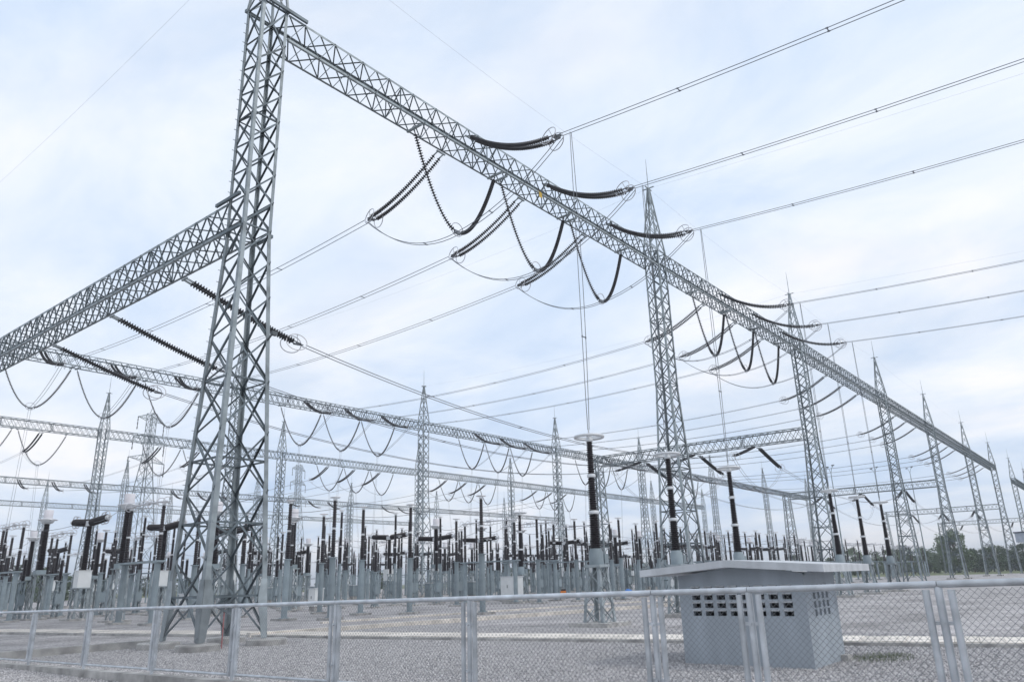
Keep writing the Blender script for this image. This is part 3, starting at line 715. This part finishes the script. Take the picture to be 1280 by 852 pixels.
for bay, xs in ROWS.items():
    bn = '%s bay' % ORD[bay]
    for k in range(3):
        place('disw', xs[k], 41.8, 'wide two post disconnector on grey pipes, front row, %s' % pos(bay, k), 'front disconnectors, '+bn)
        if bay < 5:
            place('ct', CTX.get(bay, xs)[k], 52.7, 'dark current transformer with pale head, front row, %s' % pos(bay, k), 'front current transformers, '+bn)
            place('brk', BKX.get(bay, xs)[k], 60.8, 'T shaped dark circuit breaker, front row, %s' % pos(bay, k), 'front breakers, '+bn)
            place('dis', BKX.get(bay, xs)[k], 69.5, 'two post disconnector on grey pipes under the second gantry, %s' % pos(bay, k), 'second gantry disconnectors, '+bn)
for bay in range(0, 5):
    bn = '%s bay' % ORD[bay]
    xs = VX[bay] if bay else [28.8, 35.0, 41.4]
    for k in range(3):
        place('ct', xs[k], 83.3, 'dark current transformer with pale head, behind the second gantry, %s' % pos(bay, k), 'rear current transformers, '+bn)
        place('brk', xs[k]+0.8, 95.5, 'T shaped dark circuit breaker, behind the second gantry, %s' % pos(bay, k), 'rear breakers, '+bn)
        place('dis', xs[k], 105.0, 'two post disconnector on grey pipes before the third gantry, %s' % pos(bay, k), 'rear disconnectors, '+bn)
    if bay in (1, 2, 3):
        for k in range(3):
            place('post', xs[k], 32.0+bay, 'slim dark post insulator ahead of the front disconnectors, %s' % pos(bay, k), 'front post insulators, '+bn)
            place('post', xs[k]+2.2, 75.5, 'slim dark post insulator beneath the second gantry, %s' % pos(bay, k), 'middle post insulators, '+bn)

# rows behind the third gantry, and the low bus supports that fill the yard
for bay in range(0, 6):
    bn = '%s bay' % ORD[bay]; xs = VX[bay]
    for k in range(3):
        place('ct', xs[k]+1.2, 121.5, 'dark current transformer with pale head behind third gantry, %s' % pos(bay, k), 'far current transformers, '+bn)
        place('dis', xs[k], 132.0, 'two post disconnector on pipes behind third gantry, %s' % pos(bay, k), 'far disconnectors, '+bn)
        place('brk', xs[k]+0.6, 146.0, 'T shaped dark breaker before the fourth gantry, %s' % pos(bay, k), 'far breakers, '+bn)
        if bay in (1, 2, 3, 4):
            place('post', xs[k]-2.1, 48.6, 'slim dark post insulator before the front current transformers, %s' % pos(bay, k), 'mid front posts, '+bn)
            place('post', xs[k]+1.9, 65.4, 'slim dark post insulator behind the front breakers, %s' % pos(bay, k), 'mid rear posts, '+bn)
            place('post', xs[k]-1.6, 89.0, 'slim dark post insulator before the rear breakers, %s' % pos(bay, k), 'rear posts, '+bn)
        if bay in (1, 2, 3):
            cabinet(xs[k]+1.5, 56.2, 0.9, 0.8, 1.3, 'grey control cabinet between front transformer and breaker, %s' % pos(bay, k), 0.4, 'pipe_paint')
            cabinet(xs[k]-1.2, 80.0, 0.9, 0.8, 1.3, 'grey control cabinet behind the second gantry, %s' % pos(bay, k), 0.4, 'pipe_paint')

# taller three piece post insulators on slim pipes
def make_tall(label, group):
    r = thing('tall_post_insulator', label, 'insulator', group=group)
    b_ = MB(); b_.box(-0.5,-0.5,-0.05,0.5,0.5,0.12); b_.build('footing', 'concrete', r)
    b_ = MB(); b_.lathe([(0.24,0.12),(0.24,0.16),(0.115,0.161),(0.115,3.35),(0.18,3.351),(0.18,3.4)], 14); b_.build('pipe_support', 'pipe_paint', r, smooth=True)
    for q in range(3):
        i_ = sheds(1.28, 0.125-0.01*q, 0.115-0.01*q, 0.1, (0,0,3.42+1.38*q)).build('insulator', 'porcelain', r, smooth=True)
        b_ = MB(); b_.lathe([(0.12,0),(0.12,0.09)], 12, (0,0,3.42+1.38*q+1.285)); b_.build('flange', 'flange', i_, smooth=True)
    b_ = MB(); b_.torus((0,0,7.62), (0,0,1), 0.22, 0.022, 18, 6); b_.bar((-0.22,0,7.62),(0.22,0,7.62),0.03); b_.build('corona_ring', 'ring', r, smooth=True)
    return r
tall0 = None
for bay in (0, 1, 2, 3):
    for k in range(3):
        for y, dx, nm in ((46.8, 2.9, 'before the current transformers'), (55.3, -2.4, 'before the breakers'), (66.8, 3.1, 'behind the breakers'), (80.4, -2.8, 'behind the second gantry'), (99.5, 2.2, 'before the third gantry')):
            x = VX[bay][k]+dx
            if bay == 0 and (y < 60 or k == 0): continue
            lb = 'tall slim dark post insulator %s, %s' % (nm, pos(bay, k)); gr = 'tall posts %s, %s bay' % (nm, ORD[bay])
            if tall0 is None:
                tall0 = make_tall(lb, gr); tall0.location = (x, y, 0); TAKEN.append((x, y))
            else: copy_tree(tall0, (x, y+random.uniform(-0.5, 0.5), 0), random.uniform(0, 3), lb, gr); TAKEN.append((x, y))

# further rows of slim posts across all bays
rnp = random.Random(21)
for y, nm, x0_, x1_, tall_ in ((36.0, 'ahead of the wide disconnectors', 47, 104, 0), (50.4, 'level with the front current transformers', 40, 118, 1), (58.6, 'level with the front breakers', 33, 118, 0),
                        (63.2, 'just behind the front breakers', 19, 118, 1), (71.8, 'just ahead of the second gantry', 21, 118, 0), (78.8, 'close behind the second gantry', 24, 118, 1),
                        (87.2, 'between rear transformers and rear breakers', 26, 124, 0), (99.0, 'between rear breakers and rear disconnectors', 30, 124, 1), (109.5, 'just ahead of the third gantry', 33, 124, 0), (117.0, 'close behind the third gantry', 35, 124, 1)):
    x = x0_+rnp.uniform(0, 3)
    while x < x1_:
        yy = y+rnp.uniform(-0.3, 0.3)
        if all((x-a)**2+(yy-c)**2 > 1.7**2 for a, c in TAKEN) and all(abs(x-q) > 1.6 or abs(yy-w_) > 1.8 for q in TX for w_ in (YB, YC)):
            lb = 'slender %s post insulator in the row %s' % ('tall' if tall_ else 'dark', nm)
            src = tall0 if tall_ else LIB['post']
            copy_tree(src, (x, yy, 0), rnp.uniform(0, 3), lb, 'slender posts '+nm); TAKEN.append((x, yy))
        x += rnp.uniform(3.4, 6.2)

# short bus supports on lattice stands, in rows across the bays
def make_short(label, group):
    r = thing('bus_support', label, 'insulator', group=group)
    b_ = MB(); b_.box(-0.5,-0.5,-0.05,0.5,0.5,0.1); b_.build('footing', 'concrete', r)
    b_ = MB(); lattice_stand(b_, 0.22, 0.18, 2.6, 4, 0.055); b_.box(-0.24,-0.24,2.6,0.24,0.24,2.66); b_.build('lattice_stand', 'pipe_paint', r)
    b_ = MB(); b_.box(-0.22,-0.30,1.0,0.22,-0.12,1.75); b_.build('junction_box', 'pipe_paint', r)
    sheds(1.5, 0.13, 0.11, 0.11, (0,0,2.68)).build('insulator', 'porcelain', r, smooth=True)
    b_ = MB(); b_.lathe([(0.12,4.18),(0.12,4.3)], 12); b_.build('cap', 'flange', r, smooth=True)
    return r
short0 = None
for y, nm in ((47.0, 'before the front current transformers'), (56.6, 'before the front breakers'), (64.0, 'behind the front breakers')):
    x = (39.0 if y < 60 else 17.5)+random.uniform(0, 2)
    while x < 118:
        if all(abs(x-q) > 1.1 for q in TX):
            lb = 'short insulator on grey lattice stand in the long row '+nm
            if short0 is None:
                short0 = make_short(lb, 'short bus supports '+nm); short0.location = (x, y, 0)
            else: copy_tree(short0, (x, y+random.uniform(-0.4, 0.4), 0), label=lb, group='short bus supports '+nm)
        x += random.uniform(2.6, 3.9)

# flexible wires linking the equipment of each phase
def chain(x_list, y_list, z_list, label, group):
    pts = []
    P = [Vector(p) for p in zip(x_list, y_list, z_list)]
    for a, c in zip(P, P[1:]):
        s_ = 0.035*(c-a).length+0.12
        seg = [a.lerp(c, i/7)-Vector((0,0,4*s_*(i/7)*(1-i/7))) for i in range(8)]
        pts += seg if not pts else seg[1:]
    single('equipment_jumper', pts, label, 'wire', group, 0.016)
for bay in range(0, 5):
    for k in range(3):
        if bay == 0:
            X0 = [20.6,22.2,22.9][0]+6.6*k
            xs = [25.2+6.7*k-1.5, 20.6+6.7*k, 22.2+6.9*k, 22.9+6.4*k, 20.15+6.3*k+1]; ys = [36.9, 43.4, 49.8, 57.5, 65]
            zs = [6.5,6.5,6.95,6.5,6.5]
        else:
            xs = [ROWS[bay][k]]*2+[CTX.get(bay, ROWS[bay])[k]]+[BKX.get(bay, ROWS[bay])[k]]*2; ys = [39.1,44.5,52.7,58.0,67.6]; zs = [6.5,6.5,6.9,6.5,6.5]
        chain(xs, ys, zs, 'slack wire linking switchgear tops in the front row, %s' % pos(bay, k), 'front row equipment wires, %s bay' % ORD[bay])
        xs = VX[bay] if bay else [28.8, 35.0, 41.4]
        chain([xs[k], xs[k], xs[k]+0.8, xs[k]], [75.5, 83.3, 92.8, 103.1], [6.6, 6.9, 6.5, 6.5], 'slack wire linking switchgear tops behind second gantry, %s' % pos(bay, k), 'rear equipment wires, %s bay' % ORD[bay])

# cabinets, small things on the yard
cabinet(48.9, 39.9, 1.3, 1.3, 1.5, 'white control cabinet at the foot of the ringed arrester among the pipes', 0.5)
cabinet(28.4, 52.6, 0.7, 0.7, 1.1, 'white control cabinet between current transformers of the first bay')
cabinet(35.5, 47.4, 0.8, 0.7, 1.2, 'small white control cabinet near the first bay pipe supports')
cabinet(41.3, 21.2, 0.75, 0.7, 1.25, 'white control cabinet on gravel by the second gantry tower')
cabinet(58.6, 20.2, 0.9, 0.8, 1.5, 'white control cabinet standing beyond the hut near the fourth arrester')
r = thing('portable_generator', 'small orange and black machine on wheels standing in the yard', 'machine', (58.9, 42.0, 0), 0.6); r.scale = (0.7, 0.7, 0.7)
b_ = MB(); b_.box(-0.45,-0.35,0.25,0.1,0.35,1.0); b_.build('housing', 'orange', r)
b_ = MB(); b_.box(0.1,-0.38,0.2,1.0,0.38,0.95); b_.box(0.3,-0.3,0.95,0.8,0.3,1.2); b_.build('engine_block', 'dark_cloth', r)
for x in (-0.3, 0.7):
    for y in (-0.42, 0.42):
        b_ = MB(); b_.lathe([(0.1,-0.06),(0.22,-0.06),(0.22,0.06),(0.1,0.06)], 14, (x,y,0.2), (0,1,0)); b_.build('wheel', 'dark_cloth', r)
b_ = MB(); n = 12
vs = [(0,0,0.55)]
for i, (rad, h) in enumerate(((0.55,0.42),(0.95,0.15),(1.1,0.0))):
    for k in range(n):
        a = 2*math.pi*k/n; q = 1+0.18*math.sin(3*a+i)+0.1*math.cos(5*a); vs.append((rad*q*1.15*math.cos(a), rad*q*0.7*math.sin(a), h*(1+0.25*math.sin(2*a+i))))
fs = [(0,1+k,1+(k+1)%n) for k in range(n)]
for i in range(2): fs += [(1+i*n+k, 1+(i+1)*n+k, 1+(i+1)*n+(k+1)%n, 1+i*n+(k+1)%n) for k in range(n)]
b_.add(vs, fs); o = b_.build('tarp_heap', 'blue', smooth=True); o.location = (73.5, 43.9, 0.0); tag(o, 'small heap under a blue tarpaulin lying in the yard', 'tarp')
r = thing('grounding_strap', 'thin red painted grounding strap standing up beside the big tower leg', 'strap', (13.2, 22.1, 0))
b_ = MB(); b_.box(-0.018,-0.01,0,0.018,0.01,1.15); b_.build('strap_bar', 'red', r)
b_ = MB(); b_.box(-0.03,-0.02,1.15,0.03,0.02,1.2); b_.build('clamp', 'ring', r)

# ------------------------------------------------------------------ hut
hut = thing('pump_hut', 'small grey hut with shallow gabled roof and rows of vent openings on gravel', 'hut', (14.95, 5.1, 0))
HX, HY, HZ = 1.85, 2.6, 1.66      # depth along X, width along Y, eave height at origin corner
def wall_with_holes(name, W_, H_, holes, thick, axis, label=None, gable=0.0):
    """wall in the plane of axis; holes: list of (u0,v0,u1,v1). Built from cells around the openings."""
    us = sorted({0.0, W_, *[h[0] for h in holes], *[h[2] for h in holes]}); vs_ = sorted({0.0, H_, *[h[1] for h in holes], *[h[3] for h in holes]})
    b_ = MB()
    def P(u, v, t): return (t, u, v) if axis == 'x' else (u, t, v)
    def quad(a, c, d, e): b_.add([a, c, d, e], [(0,1,2,3)])
    def is_hole(u, v): return any(h[0] < u < h[2] and h[1] < v < h[3] for h in holes)
    for i in range(len(us)-1):
        for j in range(len(vs_)-1):
            u0_, u1_, v0_, v1_ = us[i], us[i+1], vs_[j], vs_[j+1]
            if is_hole((u0_+u1_)/2, (v0_+v1_)/2): continue
            quad(P(u0_,v0_,0), P(u1_,v0_,0), P(u1_,v1_,0), P(u0_,v1_,0))
            quad(P(u0_,v0_,thick), P(u0_,v1_,thick), P(u1_,v1_,thick), P(u1_,v0_,thick))
    for h in holes:
        a, c, d, e = h
        quad(P(a,c,0),P(a,c,thick),P(d,c,thick),P(d,c,0)); quad(P(a,e,0),P(d,e,0),P(d,e,thick),P(a,e,thick))
        quad(P(a,c,0),P(a,e,0),P(a,e,thick),P(a,c,thick)); quad(P(d,c,0),P(d,c,thick),P(d,e,thick),P(d,e,0))
    if gable:
        m_ = W_/2; quad(P(0,H_,0), P(W_,H_,0), P(m_,H_+gable,0), P(m_,H_+gable,0.0001)); quad(P(0,H_,thick), P(m_,H_+gable,thick), P(m_,H_+gable,thick+0.0001), P(W_,H_,thick))
    return b_.build(name, 'hut_paint', hut, label=label)
holes = []
for row, v in enumerate((1.37, 1.22, 1.065, 0.915)):
    for c_ in range(8):
        u = 0.26+c_*0.268; holes.append((u, v, u+0.18, v+0.112))
wall_with_holes('wall', HY, HZ, holes, 0.12, 'x')
b_ = MB(); b_.add([(0,0,HZ),(0,HY,HZ),(0,HY,HZ+0.03),(0,HY/2,HZ+0.2),(0,0,HZ+0.03),(0.12,0,HZ),(0.12,HY,HZ),(0.12,HY,HZ+0.03),(0.12,HY/2,HZ+0.2),(0.12,0,HZ+0.03)],
    [(0,4,3,2,1),(5,6,7,8,9),(0,5,9,4),(1,2,7,6),(4,9,8,3),(3,8,7,2)]); b_.build('gable', 'hut_paint', hut)
holes_s = []
for v in (1.36, 1.21, 1.05, 0.90):
    for c_ in range(4):
        u = 0.42+c_*0.255; holes_s.append((u, v, u+0.13, v+0.115))
wall_with_holes('wall', HX, HZ+0.05, holes_s, 0.12, 'y')
b_ = MB(); b_.box(HX-0.12, 0.125, 0, HX, HY, HZ+0.0); b_.build('wall', 'hut_paint', hut)
b_ = MB(); b_.box(0.125, HY-0.12, 0, HX-0.125, HY-0.002, HZ); b_.build('wall', 'hut_paint', hut)
b_ = MB(); b_.box(0.25, 0.25, 0.4, HX-0.25, HY-0.25, 1.5); b_.build('dark_core', 'inside_shade', hut)  # near-black block added behind the vents, interior shade put into its colour
# small hood over each front vent opening
hood = MB(); hood.add([(0,0,0.012),(0,0.18,0.012),(-0.035,0.18,-0.01),(-0.035,0,-0.01),(0,0,0.0),(0,0.18,0.0),(-0.035,0.18,-0.02),(-0.035,0,-0.02)],
                      [(0,1,2,3),(4,7,6,5),(3,2,6,7),(0,3,7,4),(1,5,6,2)]); hm = hood.mesh('vent_hood')
for h in holes:
    o = ob('vent_hood', hm, 'hut_roof', hut); o.location = (-0.001, h[0], h[3])
b_ = MB(); x0, x1, ya, yb = -0.5, HX+0.62, -0.56, HY+0.62; ym = HY/2; zt_, ze, th = HZ+0.31, HZ+0.17, 0.135
prof = [(ya,ze-th),(ym,zt_-th),(yb,ze-th),(yb,ze),(ym,zt_),(ya,ze)]
vs = [(x0,y,z) for y, z in prof]+[(x1,y,z) for y, z in prof]
b_.add(vs, [(0,1,4,5),(1,2,3,4),(11,10,7,6),(10,9,8,7),(5,4,10,11),(4,3,9,10),(1,0,6,7),(2,1,7,8),(0,5,11,6),(3,2,8,9)])
roof = b_.build('roof', 'hut_roof', hut)
b_ = MB(); b_.box(HX-0.32,-0.14,0.0,HX-0.02,-0.004,0.12); b_.build('step', 'concrete', hut)

# ------------------------------------------------------------------ chain link fence
FX = 7.7
fence = thing('chain_link_fence', 'low galvanised chain link fence with tubular rails along the gravel yard', 'fence', (FX, 0, 0))
def rail_z(y): return 1.585-0.0128*y
def foot_z(y): return rail_z(y)-1.20
PY = [-7.0, -4.3, -1.5, 1.47, 3.2, 4.3, 7.02, 9.78, 12.5, 15.3, 18.3, 21.35, 24.2, 27.0, 29.8]
for y in PY:
    for k, dy in enumerate((-0.1, 0.0, 0.1)):
        b_ = MB(); rt = 0.031 if k != 1 else 0.034
        top_ = rail_z(y)-0.045 if k != 1 else rail_z(y)-0.02
        b_.lathe([(rt, foot_z(y)+ (0.06 if k != 1 else -0.25)), (rt, top_)], 12, (0.0 if k != 1 else 0.012, y+dy, 0)); b_.build('post', 'galv_rail', fence, smooth=True)
    for z in (0.32, 0.88):
        b_ = MB(); b_.bar((0.012, y-0.10, foot_z(y)+z), (0.012, y+0.10, foot_z(y)+z), 0.022, 0.03); b_.lathe([(0.016,0),(0.016,0.03)], 8, (-0.045, y, foot_z(y)+z), (1,0,0)); b_.build('clamp', 'galv_rail', fence)
MESH = 0.062
for ya, yb in zip(PY, PY[1:]):
    a, c = ya+0.004, yb-0.004
    b_ = MB(); b_.tube([(0,a,rail_z(a)), (0,c,rail_z(c))], 0.031, 14); b_.build('top_rail', 'galv_rail', fence, smooth=True)
    a, c = ya+0.125, yb-0.125
    b_ = MB(); b_.tube([(0,a,foot_z(a)+0.09), (0,c,foot_z(c)+0.09)], 0.022, 10); b_.build('bottom_rail', 'galv_rail', fence, smooth=True)
    b_ = MB(); h = 1.06; L = c-a; n = int((L+h)/MESH)
    for k in range(n+1):
        s_ = a-h+k*MESH
        for sg in (1, -1):
            # a wire rising along +y from the bottom at s_
            y0, y1 = s_, s_+h; z0, z1 = 0.0, h
            if y0 < a: z0 = a-y0; y0 = a
            if y1 > c: z1 = h-(y1-c); y1 = c
            if y1-y0 < 0.02: continue
            if sg < 0: z0, z1 = h-z0, h-z1
            p = Vector((0.004*sg, y0, foot_z(y0)+0.10+z0)); q = Vector((0.004*sg, y1, foot_z(y1)+0.10+z1))
            x_, yv = b_.frame(p, q); rad = 0.0019
            b_.prism([x_*rad, -x_*rad*0.5+yv*rad*0.87, -x_*rad*0.5-yv*rad*0.87], p, q)
    b_.build('wire_mesh', 'wire_mesh', fence, kind='stuff')
for i, (ya, yb) in enumerate(zip(PY, PY[1:])):
    b_ = MB(); a, c = ya+0.006, yb-0.006
    za, zc_ = foot_z(a)+0.0, foot_z(c)+0.0
    b_.add([(-0.11,a,-0.1),(0.11,a,-0.1),(0.11,c,-0.1),(-0.11,c,-0.1),(-0.11,a,za),(0.11,a,za),(0.11,c,zc_),(-0.11,c,zc_)],
           [(0,3,2,1),(4,5,6,7),(0,1,5,4),(1,2,6,5),(2,3,7,6),(3,0,4,7)])
    b_.build('kerb_block', 'concrete', fence)

# ------------------------------------------------------------------ far background
def ray(px, py):
    return fw+rr*((px-640)/934.24)-uu*((py-426)/934.24)
def far(px, dist, py=720):
    d = ray(px, py); d.z = 0; d.normalize(); return Vector((d.x*dist, d.y*dist, 0))
def pylon(loc, H, rz, label):
    r = thing('transmission_tower', label, 'pylon', loc, rz)
    w0, w1 = H*0.085, H*0.018
    def c_(k, z): f = w0+(w1-w0)*min(1, z/(H*0.72)); return Vector((CS[k][0]*f, CS[k][1]*f, z))
    for k in range(4):
        b_ = MB(); b_.bar(c_(k,0), c_(k,H*0.72), 0.16); b_.bar(c_(k,H*0.72), c_(k,H*0.96), 0.12); b_.build('leg', 'steel', r)
    b_ = MB(); z = 0.0
    while z < H*0.95:
        f = w0+(w1-w0)*min(1, z/(H*0.72)); z2 = min(H*0.96, z+max(1.4, f*1.8))
        for k in range(4):
            j = (k+1) % 4; b_.bar(c_(k,z), c_(j,z2), 0.08, 0.05); b_.bar(c_(j,z), c_(k,z2), 0.08, 0.05); b_.bar(c_(k,z2), c_(j,z2), 0.07, 0.05)
        z = z2
    b_.build('bracing', 'steel_brace', r, kind='stuff')
    for zz, ln in ((0.70,0.15),(0.81,0.13),(0.92,0.11)):
        for s_ in (-1, 1):
            b_ = MB(); z = H*zz; tip = Vector((s_*H*ln, 0, z+0.2)); w = w1
            for yy in (-w, w):
                b_.bar((s_*w, yy, z), tip, 0.10); b_.bar((s_*w, yy, z+H*0.035), tip, 0.10)
                for i in range(1, 5):
                    f = i/5; b_.bar(Vector((s_*w,yy,z)).lerp(tip,f), Vector((s_*w,yy,z+H*0.035)).lerp(tip, max(0,f-0.2)), 0.05)
            b_.build('cross_arm', 'steel', r)
            b_ = MB(); b_.lathe([(0.06,0),(0.14,-0.2),(0.06,-0.4),(0.14,-0.9),(0.06,-1.2),(0.14,-1.8),(0.06,-2.2),(0.14,-2.9),(0.05,-3.2)], 8, tip); b_.build('insulator', 'disc', r)
    b_ = MB(); b_.bar((-w1,0,H*0.96), (0,0,H), 0.1); b_.bar((w1,0,H*0.96), (0,0,H), 0.1); b_.build('peak_frame', 'steel', r)
p = far(166, 205); pylon(p, 46, 0.5, 'tall far pylon with cross arms behind the second column of the third gantry')
p = far(366, 330); pylon(p, 53, 0.5, 'more distant pylon with cross arms beyond the third column of the rear gantries')
for i, (px, d_, H) in enumerate(((1046, 150, 20), (1103, 175, 22), (1149, 215, 26))):
    r = thing('light_mast', 'slender forked %s mast beyond the main gantry, %s from the third gantry tower' % ('lamp', ORD[i]), 'mast', far(px+13, d_), 0.7)
    b_ = MB(); b_.tube([(0,0,0),(0,0,H*0.5),(0,0,H-1)], [0.16,0.12,0.07], 8); b_.build('pole', 'pipe_paint', r, smooth=True)
    for s_ in (-1, 1):
        b_ = MB(); b_.tube([(0,0,H-1.2),(s_*0.6,0,H-0.3),(s_*1.4,0,H)], 0.05, 6); b_.build('arm', 'pipe_paint', r); b_ = MB(); b_.box(s_*1.2-0.35,-0.14,H,s_*1.2+0.35,0.14,H+0.16); b_.build('lamp_head', 'lamp', r)
# pole mounted box beyond the right hand arresters
p = far(1293, 62); r = thing('pole_cabinet', 'grey box with dark lid mounted on a pole near the distant trees', 'cabinet', p, 0.9)
b_ = MB(); b_.tube([(0,0,-0.02),(0,0,3.2)], 0.07, 8); b_.build('pole', 'pipe_paint', r)
b_ = MB(); b_.box(-0.5,-0.3,3.2,0.5,0.3,3.8); b_.build('box', 'house_wall', r)
b_ = MB(); b_.box(-0.56,-0.35,3.8,0.56,0.35,3.88); b_.build('lid', 'roof_dark', r)

# trees: tapered trunk with limbs, crown of leaf sized faces in clumps
def tree_meshes(seed, H, rw, n_cl, n_leaf, ls):
    rnd = random.Random(seed); tb = MB()
    tb.tube([(0,0,-0.05),(0.08,0.05,H*0.25),(0.0,0.12,H*0.55),(0.1,0.0,H*0.8)], [H*0.028,H*0.022,H*0.014,H*0.005], 8)
    cl = []
    for i in range(n_cl):
        a = rnd.uniform(0, 6.28); f = rnd.random()**0.5; z = H*rnd.uniform(0.08, 0.97)
        env = math.sin(math.pi*min(1, max(0.12, (z/H+0.12)/1.12)))**0.6
        c_ = Vector((math.cos(a)*rw*f*env, math.sin(a)*rw*f*env, z)); cl.append((c_, rw*rnd.uniform(0.16, 0.34)))
        if i % 3 == 0: tb.tube([(0,0,z*0.55), c_.lerp(Vector((0,0,z*0.6)), 0.5)+Vector((0,0,0.2)), c_], [H*0.010,H*0.006,H*0.002], 5)
    lb = MB()
    for c_, r_ in cl:
        for _ in range(n_leaf):
            d = Vector((rnd.gauss(0,1), rnd.gauss(0,1), rnd.gauss(0,0.75))).normalized()*r_*rnd.random()**0.4
            p_ = c_+d; u_ = Vector((rnd.gauss(0,1), rnd.gauss(0,1), rnd.gauss(0,1))).normalized(); v_ = u_.orthogonal().normalized()
            s_ = ls*rnd.uniform(0.6, 1.3); lb.add([p_-u_*s_, p_+v_*s_*0.5, p_+u_*s_, p_-v_*s_*0.5], [(0,1,2,3)])
    return tb.mesh('trunk'), lb.mesh('crown')
TM = [tree_meshes(11, 11, 4.6, 46, 60, 0.34), tree_meshes(12, 9, 4.2, 42, 60, 0.32), tree_meshes(13, 14, 6.0, 60, 60, 0.40), tree_meshes(14, 7.5, 3.6, 36, 60, 0.28)]
def tree(kind, loc, sc, label, group, rz):
    r = thing('tree', label, 'tree', loc, rz, group); r.scale = (sc,)*3
    a, c = TM[kind]; ob('trunk', a, 'bark', r); ob('crown', c, ('foliage_a','foliage_b')[kind % 2], r)
rnd = random.Random(5)
px = 1062.0
while px < 1345:
    d_ = rnd.uniform(315, 370); k = rnd.choice((0, 1, 1, 3)); s_ = rnd.uniform(0.7, 1.05)
    big = 1190 < px < 1201
    tree(2 if big else k, far(px, 300 if big else d_), 0.95 if big else s_, 'tall rounded pale tree standing above the distant hedge of trees' if big else 'dark green tree in the distant belt beyond the main gantry towers', 'distant trees beyond the main gantry', rnd.uniform(0, 6))
    px += rnd.uniform(5, 8)
px = -70.0
while px < 120:
    tree(rnd.choice((1, 3)), far(px, rnd.uniform(225, 250), 750), rnd.uniform(0.75, 1.05), 'low bushy tree beyond the switchyard on the far side from the hut', 'distant bushy trees behind the first bay', rnd.uniform(0, 6))
    px += rnd.uniform(11, 17)
px = 130.0
while px < 1060:
    tree(rnd.choice((1, 3)), far(px, rnd.uniform(330, 400), 740), rnd.uniform(0.7, 1.0), 'faint distant tree glimpsed between the rear switchgear', 'distant trees behind the switchyard', rnd.uniform(0, 6))
    px += rnd.uniform(16, 30)

# ------------------------------------------------------------------ moist air
b_ = MB(); b_.box(-2510,-2510,-1.1,3510,3510,60)
hz = bpy.data.materials.new('haze'); hz.use_nodes = True; t = hz.node_tree; t.nodes.clear()
mo = t.nodes.new('ShaderNodeOutputMaterial'); pv = t.nodes.new('ShaderNodeVolumePrincipled')
pv.inputs['Color'].default_value = (0.93, 0.96, 1.0, 1); pv.inputs['Density'].default_value = HAZE; pv.inputs['Anisotropy'].default_value = 0.2
t.links.new(pv.outputs[0], mo.inputs['Volume']); MATS['haze'] = hz
b_.build('haze', 'haze', kind='stuff')

wb = MB(); wr = random.Random(3)
for _ in range(900):
    a_ = wr.uniform(0, 6.28); q_ = wr.random()**0.7
    x_, y_ = 17.35+math.cos(a_)*q_*1.0, 4.55+math.sin(a_)*q_*0.55
    d_ = wr.uniform(0, 6.28); h_ = wr.uniform(0.03, 0.10); w_ = 0.006
    wb.add([(x_-math.sin(d_)*w_, y_+math.cos(d_)*w_, 0.0), (x_+math.sin(d_)*w_, y_-math.cos(d_)*w_, 0.0), (x_+math.cos(d_)*h_*0.5, y_+math.sin(d_)*h_*0.5, h_)], [(0,1,2)])
wo = wb.build('weeds', 'weed', kind='stuff'); wo['label'] = 'small patch of green weeds in the gravel at the hut corner'
